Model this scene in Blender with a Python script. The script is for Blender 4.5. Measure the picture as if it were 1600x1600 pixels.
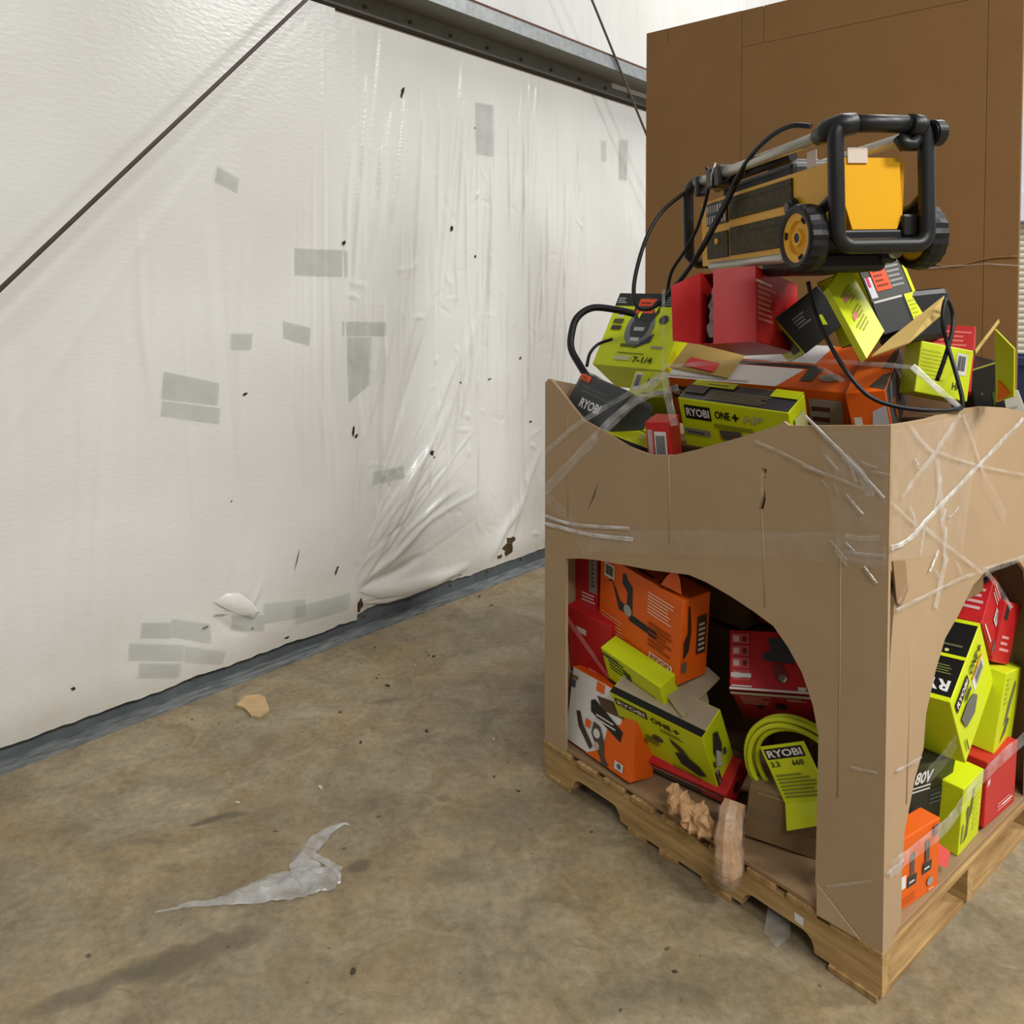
import bpy, bmesh, math, random
import numpy as np
from mathutils import Matrix, Vector, Euler, noise
from mathutils.geometry import tessellate_polygon

random.seed(7); np.random.seed(7)
scene = bpy.context.scene
for o in list(bpy.data.objects): bpy.data.objects.remove(o)
COL = scene.collection
R = math.radians

# ------------------------------------------------------------------ camera
cam_d = bpy.data.cameras.new('camera'); cam = bpy.data.objects.new('camera', cam_d); COL.objects.link(cam)
cam_d.sensor_fit = 'HORIZONTAL'; cam_d.sensor_width = 36.0; cam_d.lens = 36.0 * 1260 / 1600
cam_d.shift_y = -(800 - 512) / 1600.0
cam_d.clip_start = 0.05; cam_d.clip_end = 200
cam.location = (0, 0, 1.69); cam.rotation_euler = (R(90) - math.atan(0.0333), 0, 0)
scene.camera = cam

# ------------------------------------------------------------------ world, lamps, exposure
world = bpy.data.worlds.new('warehouse_ambient'); scene.world = world; world.use_nodes = True
bg = world.node_tree.nodes['Background']; bg.inputs[0].default_value = (1.0, 0.99, 0.975, 1); bg.inputs[1].default_value = 0.23
def area(x, y, z, sx, sy, power, col=(1, 0.99, 0.965), aim=None):
    l = bpy.data.lights.new('high_bay_lamp', 'AREA'); l.shape = 'RECTANGLE'; l.size = sx; l.size_y = sy
    l.energy = power; l.color = col
    o = bpy.data.objects.new('high_bay_lamp', l); COL.objects.link(o); o.location = (x, y, z)
    if aim: o.rotation_euler = (Vector(aim) - Vector((x, y, z))).to_track_quat('-Z', 'Y').to_euler()
    return o
area(4.2, -1.6, 6.2, 2.4, 0.9, 545)
area(1.2, -4.4, 6.2, 2.4, 0.9, 330)
area(6.6, 2.0, 6.2, 2.4, 0.9, 350)
area(3.2, 5.6, 6.2, 2.4, 0.9, 170)
scene.view_settings.view_transform = 'Standard'; scene.view_settings.look = 'None'
scene.view_settings.exposure = 0.0; scene.view_settings.gamma = 1.0
scene.view_settings.use_curve_mapping = False

# ------------------------------------------------------------------ materials
def lin(c):
    return tuple(((v / 255) / 12.92 if v / 255 <= 0.04045 else ((v / 255 + 0.055) / 1.055) ** 2.4) for v in c)
MATS = {}
def mat(name, rgb, rough=0.55, spec=0.4, var=0.0, scale=6.0, metal=0.0, bump=0.0, bscale=40.0, stretch=(1, 1, 1), dark=None, coat=0.0):
    """plain procedural material: colour with noise variation and optional bump"""
    if name in MATS: return MATS[name]
    m = bpy.data.materials.new(name); m.use_nodes = True; MATS[name] = m
    nt = m.node_tree; b = nt.nodes['Principled BSDF']
    c = lin(rgb); b.inputs['Base Color'].default_value = (*c, 1)
    b.inputs['Roughness'].default_value = rough; b.inputs['Metallic'].default_value = metal
    b.inputs['Specular IOR Level'].default_value = spec
    if coat: b.inputs['Coat Weight'].default_value = coat; b.inputs['Coat Roughness'].default_value = 0.2
    if var or bump:
        tc = nt.nodes.new('ShaderNodeTexCoord'); mp = nt.nodes.new('ShaderNodeMapping'); mp.inputs['Scale'].default_value = stretch
        nt.links.new(tc.outputs['Object'], mp.inputs['Vector'])
    if var:
        n = nt.nodes.new('ShaderNodeTexNoise'); n.inputs['Scale'].default_value = scale; n.inputs['Detail'].default_value = 6; n.inputs['Roughness'].default_value = 0.6
        nt.links.new(mp.outputs[0], n.inputs['Vector'])
        r = nt.nodes.new('ShaderNodeValToRGB'); r.color_ramp.elements[0].position = 0.3; r.color_ramp.elements[1].position = 0.7
        d = lin(dark) if dark else tuple(v * (1 - var) for v in c)
        r.color_ramp.elements[0].color = (*d, 1); r.color_ramp.elements[1].color = (*[min(1, v * (1 + var * 0.4)) for v in c], 1)
        nt.links.new(n.outputs['Fac'], r.inputs['Fac']); nt.links.new(r.outputs[0], b.inputs['Base Color'])
    if bump:
        n2 = nt.nodes.new('ShaderNodeTexNoise'); n2.inputs['Scale'].default_value = bscale; n2.inputs['Detail'].default_value = 4
        nt.links.new(mp.outputs[0], n2.inputs['Vector'])
        bp = nt.nodes.new('ShaderNodeBump'); bp.inputs['Strength'].default_value = bump; bp.inputs['Distance'].default_value = 0.004
        nt.links.new(n2.outputs['Fac'], bp.inputs['Height']); nt.links.new(bp.outputs[0], b.inputs['Normal'])
    return m
def ink(rgb):
    return mat('ink_%d_%d_%d' % rgb, rgb, 0.5, 0.3)
LIME = (206, 220, 24); RED = (192, 36, 38); ORANGE = (228, 98, 20); BLACK = (22, 22, 22); DGREY = (58, 58, 58)
WHITE = (222, 219, 214); KRAFT = (170, 136, 98); TAN = (186, 158, 92); MGREY = (120, 122, 122); LGREY = (176, 176, 172)
M_LIME = mat('lime_board', LIME, 0.42, 0.4, 0.06, 3); M_LIME_D = mat('lime_board_back', (190, 198, 20), 0.5, 0.3, 0.06, 3)
M_RED = mat('red_board', RED, 0.4, 0.4, 0.08, 3); M_ORANGE = mat('orange_board', ORANGE, 0.42, 0.4, 0.06, 3)
M_BLACK = mat('black_board', (26, 26, 24), 0.42, 0.4, 0.1, 3); M_GREY = mat('grey_board', (66, 68, 70), 0.45, 0.4, 0.15, 4)
M_WHITE = mat('white_board', WHITE, 0.45, 0.4, 0.04, 3)
M_TAN = mat('raw_board', TAN, 0.75, 0.2, 0.08, 8, bump=0.05, bscale=60)
M_GREYTAN = mat('raw_grey_board', (168, 152, 128), 0.75, 0.2, 0.08, 8)
M_BRAUN = mat('brown_carton', (128, 104, 72), 0.7, 0.2, 0.1, 6)
M_RUBBER = mat('black_rubber', (20, 20, 21), 0.5, 0.35); M_PLASTIC = mat('black_plastic', (26, 27, 28), 0.42, 0.4, 0.1, 10)
M_YEL = mat('yellow_plastic', (238, 176, 24), 0.4, 0.4, 0.05, 4); M_ALU = mat('aluminium_tube', (190, 188, 178), 0.38, 0.5, 0.1, 8, metal=0.6)
M_STEEL = mat('galvanised_steel', (168, 172, 172), 0.42, 0.5, 0.25, 30, metal=0.45)
M_GIRT = mat('dull_galvanised', (120, 120, 112), 0.55, 0.4, 0.15, 20, metal=0.2)
M_RUST = mat('rusted_edge', (96, 62, 48), 0.8, 0.2, 0.3, 20)
M_ROD = mat('dark_rod', (84, 74, 68), 0.5, 0.4, 0.2, 20)
M_HOLE = mat('exposed_insulation', (86, 66, 40), 0.9, 0.1, 0.5, 60)
M_DARKHOLE = mat('dark_gap', (52, 46, 38), 0.9, 0.1)

def corrug(name, rgb, var=0.1, flute=520.0, axis='x', rough=0.75):
    """cardboard with faint flutes"""
    m = mat(name, rgb, rough, 0.2, var, 3.0)
    nt = m.node_tree; b = nt.nodes['Principled BSDF']
    tc = nt.nodes.new('ShaderNodeTexCoord'); w = nt.nodes.new('ShaderNodeTexWave'); w.bands_direction = axis.upper(); w.inputs['Scale'].default_value = flute / 6.283
    w.inputs['Distortion'].default_value = 0.4
    nt.links.new(tc.outputs['Object'], w.inputs['Vector'])
    n = nt.nodes.new('ShaderNodeTexNoise'); n.inputs['Scale'].default_value = 7; n.inputs['Detail'].default_value = 3
    nt.links.new(tc.outputs['Object'], n.inputs['Vector'])
    a = nt.nodes.new('ShaderNodeMath'); a.operation = 'MULTIPLY_ADD'; a.inputs[1].default_value = 0.08
    nt.links.new(w.outputs['Fac'], a.inputs[0]); nt.links.new(n.outputs['Fac'], a.inputs[2])
    bp = nt.nodes.new('ShaderNodeBump'); bp.inputs['Strength'].default_value = 0.25; bp.inputs['Distance'].default_value = 0.01
    nt.links.new(a.outputs[0], bp.inputs['Height']); nt.links.new(bp.outputs[0], b.inputs['Normal'])
    return m
M_GAY = corrug('bulk_box_board', (174, 148, 116), 0.08)
M_FLAT = corrug('brown_flat_board', (134, 100, 62), 0.07)
M_SHEET = corrug('slip_sheet_board', (150, 122, 90), 0.12)

def wood(name, rgb, dark, axis=(1.2, 14, 14)):
    return mat(name, rgb, 0.75, 0.2, 0.3, 3.0, bump=0.2, bscale=9, stretch=axis, dark=dark)
M_WOODX = wood('pallet_wood', (186, 154, 104), (146, 114, 70))
M_WOODY = wood('pallet_wood_cross', (178, 146, 98), (134, 102, 62), (14, 1.2, 14))

def film_mat(name, fac, rgb=(236, 236, 232), rough=0.2, ns=20, lo=0.35, hi=1.7, bs=0.35):
    m = bpy.data.materials.new(name); m.use_nodes = True; MATS[name] = m
    nt = m.node_tree; out = nt.nodes['Material Output']; b = nt.nodes['Principled BSDF']
    b.inputs['Base Color'].default_value = (*lin(rgb), 1); b.inputs['Roughness'].default_value = rough; b.inputs['Specular IOR Level'].default_value = 0.8
    t = nt.nodes.new('ShaderNodeBsdfTransparent'); mx = nt.nodes.new('ShaderNodeMixShader')
    tc = nt.nodes.new('ShaderNodeTexCoord'); n = nt.nodes.new('ShaderNodeTexNoise'); n.inputs['Scale'].default_value = ns; n.inputs['Detail'].default_value = 3
    nt.links.new(tc.outputs['Object'], n.inputs['Vector'])
    r = nt.nodes.new('ShaderNodeMapRange'); r.inputs['From Min'].default_value = 0.3; r.inputs['From Max'].default_value = 0.75
    r.inputs['To Min'].default_value = fac * lo; r.inputs['To Max'].default_value = min(1, fac * hi)
    nt.links.new(n.outputs['Fac'], r.inputs['Value']); nt.links.new(r.outputs[0], mx.inputs[0])
    nt.links.new(t.outputs[0], mx.inputs[1]); nt.links.new(b.outputs[0], mx.inputs[2]); nt.links.new(mx.outputs[0], out.inputs['Surface'])
    bp = nt.nodes.new('ShaderNodeBump'); bp.inputs['Strength'].default_value = bs; bp.inputs['Distance'].default_value = 0.004
    nt.links.new(n.outputs['Fac'], bp.inputs['Height']); nt.links.new(bp.outputs[0], b.inputs['Normal'])
    return m
M_FILM = film_mat('stretch_film', 0.22); M_FILM_T = film_mat('thin_stretch_film', 0.07); M_FILM_H = film_mat('bunched_film', 0.55)
M_SCRAP = film_mat('crumpled_film', 0.5, (200, 200, 198), 0.25, 14, 0.5, 1.6)
M_TAPE = film_mat('clear_tape', 0.36, (176, 183, 177), 0.12, 8, 0.75, 1.2, 0.1)

# ------------------------------------------------------------------ mesh helpers
def new_obj(name, me, mats, parent=None, mw=None, smooth=False):
    for m in (mats if isinstance(mats, (list, tuple)) else [mats]): me.materials.append(m)
    if smooth:
        me.polygons.foreach_set('use_smooth', [True] * len(me.polygons))
    o = bpy.data.objects.new(name, me); COL.objects.link(o)
    if parent is not None: o.parent = parent
    if mw is not None: o.matrix_local = mw
    return o
def from_bm(name, bm, mats, parent=None, mw=None, smooth=False):
    me = bpy.data.meshes.new(name); bm.normal_update(); bm.to_mesh(me); bm.free()
    return new_obj(name, me, mats, parent, mw, smooth)
def from_py(name, verts, faces, mats, parent=None, mw=None, smooth=False, midx=None):
    me = bpy.data.meshes.new(name); me.from_pydata([tuple(v) for v in verts], [], faces)
    if midx: me.polygons.foreach_set('material_index', midx)
    me.update()
    return new_obj(name, me, mats, parent, mw, smooth)
def empty(name, mw):
    o = bpy.data.objects.new(name, None); COL.objects.link(o); o.empty_display_size = 0.05; o.matrix_world = mw
    return o
def tag(o, label=None, cat=None, group=None, kind=None):
    if label: o['label'] = label
    if cat: o['category'] = cat
    if group: o['group'] = group
    if kind: o['kind'] = kind
    return o
def bm_box(bm, x0, y0, z0, x1, y1, z1, bev=0.0, seg=2, mw=None, mi=0):
    vs = [bm.verts.new((x, y, z)) for z in (z0, z1) for y in (y0, y1) for x in (x0, x1)]
    fs = [(0, 2, 3, 1), (4, 5, 7, 6), (0, 1, 5, 4), (1, 3, 7, 5), (3, 2, 6, 7), (2, 0, 4, 6)]
    F = [bm.faces.new([vs[i] for i in f]) for f in fs]
    for f in F: f.material_index = mi
    geo = list(vs)
    if bev:
        es = list({e for f in F for e in f.edges})
        r = bmesh.ops.bevel(bm, geom=es, offset=bev, segments=seg, affect='EDGES', profile=0.5)
        geo = [v for v in set([v for f in r['faces'] for v in f.verts] + [v for v in vs if v.is_valid])]
        geo = list({v for v in bm.verts if v.is_valid and v in geo} )
    if mw is not None:
        bmesh.ops.transform(bm, matrix=mw, verts=geo)
    return geo
def box_obj(name, x0, y0, z0, x1, y1, z1, m, parent=None, bev=0.003, mw=None):
    bm = bmesh.new(); bm_box(bm, x0, y0, z0, x1, y1, z1, bev)
    return from_bm(name, bm, m, parent, mw)
def catmull(pts, n=8):
    pts = [Vector(p) for p in pts]
    if len(pts) < 3: return pts
    P = [pts[0] * 2 - pts[1]] + pts + [pts[-1] * 2 - pts[-2]]
    out = []
    for i in range(1, len(P) - 2):
        a, b, c, d = P[i - 1:i + 3]
        for k in range(n):
            t = k / n
            out.append(0.5 * ((2 * b) + (c - a) * t + (2 * a - 5 * b + 4 * c - d) * t * t + (3 * b - a - 3 * c + d) * t ** 3))
    out.append(pts[-1]); return out
def bm_tube(bm, pts, r, seg=10, cap=True, closed=False):
    pts = [Vector(p) for p in pts]; n = len(pts); rings = []
    rad = r if isinstance(r, (list, tuple)) else [r] * n
    t0 = (pts[1] - pts[0]).normalized(); up = Vector((0, 0, 1)) if abs(t0.z) < 0.9 else Vector((1, 0, 0))
    nrm = (up - t0 * up.dot(t0)).normalized()
    for i, p in enumerate(pts):
        if closed: t = (pts[(i + 1) % n] - pts[i - 1]).normalized()
        else: t = (pts[min(i + 1, n - 1)] - pts[max(i - 1, 0)]).normalized()
        nrm = (nrm - t * nrm.dot(t)).normalized(); bi = t.cross(nrm)
        rings.append([bm.verts.new(p + (nrm * math.cos(a) + bi * math.sin(a)) * rad[i]) for a in [2 * math.pi * k / seg for k in range(seg)]])
    m = n if closed else n - 1
    for i in range(m):
        A, B = rings[i], rings[(i + 1) % n]
        for k in range(seg):
            bm.faces.new((A[k], A[(k + 1) % seg], B[(k + 1) % seg], B[k])).smooth = True
    if cap and not closed:
        bm.faces.new(rings[0][::-1]); bm.faces.new(rings[-1])
def tube_obj(name, pts, r, m, parent=None, seg=10, closed=False, mw=None):
    bm = bmesh.new(); bm_tube(bm, pts, r, seg, True, closed); return from_bm(name, bm, m, parent, mw)
def plate_mesh(loops, th, frame):
    """flat plate with holes: loops of 2-D points (first is the outline); frame(a, b, t) -> 3-D point"""
    flat = [p for l in loops for p in l]; n = len(flat)
    tris = tessellate_polygon([[Vector((p[0], p[1], 0)) for p in l] for l in loops])
    verts = [frame(p[0], p[1], 0) for p in flat] + [frame(p[0], p[1], th) for p in flat]
    def area2(t): a, b, c = [flat[i] for i in t]; return (b[0] - a[0]) * (c[1] - a[1]) - (b[1] - a[1]) * (c[0] - a[0])
    faces = []
    for t in tris:
        t = tuple(t)
        if abs(area2(t)) < 1e-10: continue
        if area2(t) < 0: t = t[::-1]
        faces.append(t); faces.append(tuple(i + n for i in t[::-1]))
    k = 0
    for l in loops:
        for i in range(len(l)):
            a, b = k + i, k + (i + 1) % len(l); faces.append((a, b, b + n, a + n))
        k += len(l)
    return verts, faces
def plate_obj(name, loops, th, frame, m, parent=None, mw=None):
    v, f = plate_mesh(loops, th, frame)
    o = from_py(name, v, f, m, parent, mw)
    bm = bmesh.new(); bm.from_mesh(o.data); bmesh.ops.recalc_face_normals(bm, faces=bm.faces); bm.to_mesh(o.data); bm.free()
    return o
def panel_obj(name, pts, th, m_out, m_in, parent=None, mw=None):
    """thin flap given by its outline in 3-D, thickness th along the outline's normal"""
    P = [Vector(p) for p in pts]; c = sum(P, Vector()) / len(P)
    nrm = Vector()
    for i in range(len(P)): nrm += (P[i] - c).cross(P[(i + 1) % len(P)] - c)
    nrm.normalize(); n = len(P)
    v = P + [p - nrm * th for p in P]
    f = [tuple(range(n)), tuple(range(2 * n - 1, n - 1, -1))] + [(i, i + n, (i + 1) % n + n, (i + 1) % n) for i in range(n)]
    return from_py(name, v, f, [m_out, m_in], parent, mw, midx=[0, 1] + [1] * n)
_txt = {}
def text_poly(t, shear=0.0, bold=0.0):
    """vertices (normalised to 0..1 box), faces and aspect of a word"""
    k = (t, shear, bold)
    if k in _txt: return _txt[k]
    cu = bpy.data.curves.new('t', 'FONT'); cu.body = t; cu.size = 1; cu.shear = shear; cu.offset = bold; cu.resolution_u = 2
    o = bpy.data.objects.new('t', cu); COL.objects.link(o)
    bpy.context.view_layer.update()
    dg = bpy.context.evaluated_depsgraph_get()
    me = bpy.data.meshes.new_from_object(o.evaluated_get(dg))
    V = [(v.co.x, v.co.y) for v in me.vertices]; F = [tuple(p.vertices) for p in me.polygons]
    bpy.data.objects.remove(o); bpy.data.curves.remove(cu); bpy.data.meshes.remove(me)
    x0 = min(v[0] for v in V); x1 = max(v[0] for v in V); y0 = min(v[1] for v in V); y1 = max(v[1] for v in V)
    V = [((x - x0) / (x1 - x0), (y - y0) / (y1 - y0)) for x, y in V]
    _txt[k] = (V, F); return _txt[k]

# ------------------------------------------------------------------ frames of reference
PAL = Matrix.Translation((0.1165, 2.8245, 0)) @ Matrix.Rotation(math.atan2(-0.77462, 0.63243), 4, 'Z')   # pallet: u along the notched side, v across, w up
WALL = Matrix.Translation((-1.817, 2.8206, 0)) @ Matrix.Rotation(math.atan2(0.74572, 0.66626), 4, 'Z')    # wall: s along, y into the wall, z up

# ================================================================== SETTING
# ---- floor
def floor_material():
    m = bpy.data.materials.new('stained_concrete'); m.use_nodes = True; nt = m.node_tree; N = nt.nodes; Lk = nt.links
    b = N['Principled BSDF']; tc = N.new('ShaderNodeTexCoord')
    def noise_n(scale, det=6, rough=0.6, dist=0.0, vec=None):
        n = N.new('ShaderNodeTexNoise'); n.inputs['Scale'].default_value = scale; n.inputs['Detail'].default_value = det
        n.inputs['Roughness'].default_value = rough; n.inputs['Distortion'].default_value = dist
        Lk.new(vec if vec else tc.outputs['Object'], n.inputs['Vector']); return n
    def ramp(src, p0, p1, c0, c1):
        r = N.new('ShaderNodeValToRGB'); e = r.color_ramp.elements; e[0].position = p0; e[1].position = p1; e[0].color = (*c0, 1); e[1].color = (*c1, 1)
        Lk.new(src, r.inputs['Fac']); return r
    def mix(fac, a, bb, mode='MIX', f=1.0):
        x = N.new('ShaderNodeMix'); x.data_type = 'RGBA'; x.blend_type = mode
        if fac is None: x.inputs[0].default_value = f
        else: Lk.new(fac, x.inputs[0])
        Lk.new(a, x.inputs[6])
        if isinstance(bb, tuple): x.inputs[7].default_value = (*bb, 1)
        else: Lk.new(bb, x.inputs[7])
        return x.outputs[2]
    base = ramp(noise_n(0.9, 5, 0.55, 0.3).outputs['Fac'], 0.32, 0.68, lin((147, 133, 107)), lin((180, 166, 138))).outputs[0]
    warm = ramp(noise_n(2.6, 7, 0.65, 0.6).outputs['Fac'], 0.46, 0.62, (0, 0, 0), (1, 1, 1)).outputs[0]
    c = mix(warm, base, lin((167, 147, 112)))
    mid = ramp(noise_n(5.5, 8, 0.68, 0.9).outputs['Fac'], 0.34, 0.66, lin((206, 203, 198)), (1, 1, 1)).outputs[0]
    c = mix(None, c, mid, 'MULTIPLY', 1.0)
    fine = ramp(noise_n(38, 6, 0.7).outputs['Fac'], 0.3, 0.72, lin((196, 194, 190)), (1, 1, 1)).outputs[0]
    c = mix(None, c, fine, 'MULTIPLY', 0.8)
    # darker blotches and trowel streaks
    mp = N.new('ShaderNodeMapping'); mp.inputs['Rotation'].default_value = (0, 0, R(35)); mp.inputs['Scale'].default_value = (1, 4.5, 1); Lk.new(tc.outputs['Object'], mp.inputs['Vector'])
    st = ramp(noise_n(3.4, 9, 0.72, 0.8, mp.outputs[0]).outputs['Fac'], 0.60, 0.70, (0, 0, 0), (1, 1, 1)).outputs[0]
    stf = N.new('ShaderNodeMath'); stf.operation = 'MULTIPLY'; stf.inputs[1].default_value = 0.62; Lk.new(st, stf.inputs[0])
    c = mix(stf.outputs[0], c, lin((104, 92, 72)))
    # single stains: centre, size, strength
    wn = noise_n(9, 5, 0.6)
    for (sx, sy, rx, ry, rot, k) in [(-0.86, 2.02, 0.20, 0.05, 25, 0.55), (-1.02, 1.93, 0.17, 0.035, 28, 0.6), (-1.0, 2.56, 0.06, 0.015, 30, 0.8), (-0.91, 2.60, 0.05, 0.02, 8, 0.7),
                                     (-0.24, 2.69, 0.035, 0.03, 0, 0.45), (0.02, 2.6, 0.22, 0.18, 20, 0.30), (-0.46, 2.355, 0.034, 0.026, 40, 0.75), (-1.0, 2.35, 0.05, 0.02, 0, 0.3),
                                     (0.0, 4.2, 0.5, 0.25, 40, 0.28), (-0.55, 3.35, 0.06, 0.018, 20, 0.6), (-0.18, 2.35, 0.08, 0.06, 0, 0.35), (0.3, 1.9, 0.25, 0.05, 10, 0.22)]:
        mp = N.new('ShaderNodeMapping'); mp.vector_type = 'TEXTURE'; mp.inputs['Location'].default_value = (sx, sy, 0); mp.inputs['Rotation'].default_value = (0, 0, R(rot)); mp.inputs['Scale'].default_value = (rx, ry, 1)
        Lk.new(tc.outputs['Object'], mp.inputs['Vector'])
        ln = N.new('ShaderNodeVectorMath'); ln.operation = 'LENGTH'; Lk.new(mp.outputs[0], ln.inputs[0])
        ad = N.new('ShaderNodeMath'); ad.operation = 'MULTIPLY_ADD'; ad.inputs[1].default_value = 2.2; Lk.new(wn.outputs['Fac'], ad.inputs[0]); Lk.new(ln.outputs['Value'], ad.inputs[2])
        mr = N.new('ShaderNodeMapRange'); mr.inputs['From Min'].default_value = 1.75; mr.inputs['From Max'].default_value = 2.25; mr.inputs['To Min'].default_value = k; mr.inputs['To Max'].default_value = 0
        Lk.new(ad.outputs[0], mr.inputs['Value'])
        c = mix(mr.outputs[0], c, lin((88, 80, 64)))
    # hairline cracks and specks
    cr = ramp(noise_n(1.5, 8, 0.6, 1.2).outputs['Fac'], 0.4985, 0.5015, (0, 0, 0), (1, 1, 1))
    cr.color_ramp.elements.new(0.5).color = (1, 1, 1, 1); cr.color_ramp.elements[2].color = (0, 0, 0, 1)
    crf = N.new('ShaderNodeMath'); crf.operation = 'MULTIPLY'; crf.inputs[1].default_value = 0.22; Lk.new(cr.outputs[0], crf.inputs[0])
    c = mix(crf.outputs[0], c, lin((70, 62, 48)))
    sp = ramp(noise_n(26, 2, 0.5).outputs['Fac'], 0.72, 0.76, (0, 0, 0), (1, 1, 1)).outputs[0]
    c = mix(sp, c, lin((84, 74, 60)))
    Lk.new(c, b.inputs['Base Color'])
    rr = N.new('ShaderNodeMapRange'); rr.inputs['To Min'].default_value = 0.42; rr.inputs['To Max'].default_value = 0.7; Lk.new(wn.outputs['Fac'], rr.inputs['Value']); Lk.new(rr.outputs[0], b.inputs['Roughness'])
    b.inputs['Specular IOR Level'].default_value = 0.35
    bp = N.new('ShaderNodeBump'); bp.inputs['Strength'].default_value = 0.12; bp.inputs['Distance'].default_value = 0.01
    Lk.new(noise_n(14, 8, 0.7).outputs['Fac'], bp.inputs['Height']); Lk.new(bp.outputs[0], b.inputs['Normal'])
    return m
fl = from_py('floor', [(-14, -9, 0), (16, -9, 0), (16, 18, 0), (-14, 18, 0)], [(0, 1, 2, 3)], floor_material()); tag(fl, kind='structure')

# ---- white plastic-faced insulation wall
def wall_material():
    m = bpy.data.materials.new('white_vapour_barrier'); m.use_nodes = True; nt = m.node_tree; N = nt.nodes; Lk = nt.links
    b = N['Principled BSDF']; tc = N.new('ShaderNodeTexCoord')
    n = N.new('ShaderNodeTexNoise'); n.inputs['Scale'].default_value = 1.6; n.inputs['Detail'].default_value = 7; Lk.new(tc.outputs['Object'], n.inputs['Vector'])
    r = N.new('ShaderNodeValToRGB'); e = r.color_ramp.elements; e[0].position = 0.3; e[1].position = 0.7
    e[0].color = (*lin((212, 211, 207)), 1); e[1].color = (*lin((222, 222, 219)), 1); Lk.new(n.outputs['Fac'], r.inputs['Fac'])
    # dust near the floor: dirt has its own ragged outline
    sx = N.new('ShaderNodeSeparateXYZ'); Lk.new(tc.outputs['Object'], sx.inputs[0])
    n2 = N.new('ShaderNodeTexNoise'); n2.inputs['Scale'].default_value = 7; n2.inputs['Detail'].default_value = 8; n2.inputs['Roughness'].default_value = 0.7; Lk.new(tc.outputs['Object'], n2.inputs['Vector'])
    a = N.new('ShaderNodeMath'); a.operation = 'MULTIPLY_ADD'; a.inputs[1].default_value = 0.8; Lk.new(n2.outputs['Fac'], a.inputs[0]); Lk.new(sx.outputs['Z'], a.inputs[2])
    mr = N.new('ShaderNodeMapRange'); mr.inputs['From Min'].default_value = 0.42; mr.inputs['From Max'].default_value = 0.95; mr.inputs['To Min'].default_value = 0.65; mr.inputs['To Max'].default_value = 0.0; Lk.new(a.outputs[0], mr.inputs['Value'])
    mx = N.new('ShaderNodeMix'); mx.data_type = 'RGBA'; Lk.new(mr.outputs[0], mx.inputs[0]); Lk.new(r.outputs[0], mx.inputs[6]); mx.inputs[7].default_value = (*lin((204, 198, 182)), 1)
    Lk.new(mx.outputs[2], b.inputs['Base Color'])
    b.inputs['Roughness'].default_value = 0.27; b.inputs['Specular IOR Level'].default_value = 0.6
    # woven scrim
    mp = N.new('ShaderNodeMapping'); mp.inputs['Scale'].default_value = (28, 1, 62); Lk.new(tc.outputs['Object'], mp.inputs['Vector'])
    bt = N.new('ShaderNodeTexNoise'); bt.inputs['Scale'].default_value = 1.0; bt.inputs['Detail'].default_value = 1; Lk.new(mp.outputs[0], bt.inputs['Vector'])
    bp = N.new('ShaderNodeBump'); bp.inputs['Strength'].default_value = 0.22; bp.inputs['Distance'].default_value = 0.004; Lk.new(bt.outputs['Fac'], bp.inputs['Height']); Lk.new(bp.outputs[0], b.inputs['Normal'])
    return m
M_WALL = wall_material()
def fold(S, Zz, s0, z0, s1, z1, w, a):
    """ridge along a segment, fading at both ends"""
    ds, dz = s1 - s0, z1 - z0; L2 = ds * ds + dz * dz; Ln = math.sqrt(L2)
    t = ((S - s0) * ds + (Zz - z0) * dz) / L2; d = ((S - s0) * dz - (Zz - z0) * ds) / Ln
    tt = np.clip(t, 0, 1); end = np.clip(4 * tt * (1 - tt), 0, 1)
    ww = w * (0.55 + 0.45 * end); d = d + 0.35 * w * np.sin(t * 7 + s0 * 31)
    return a * np.exp(-(d / ww) ** 2) * end
SHEETS = {}
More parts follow.
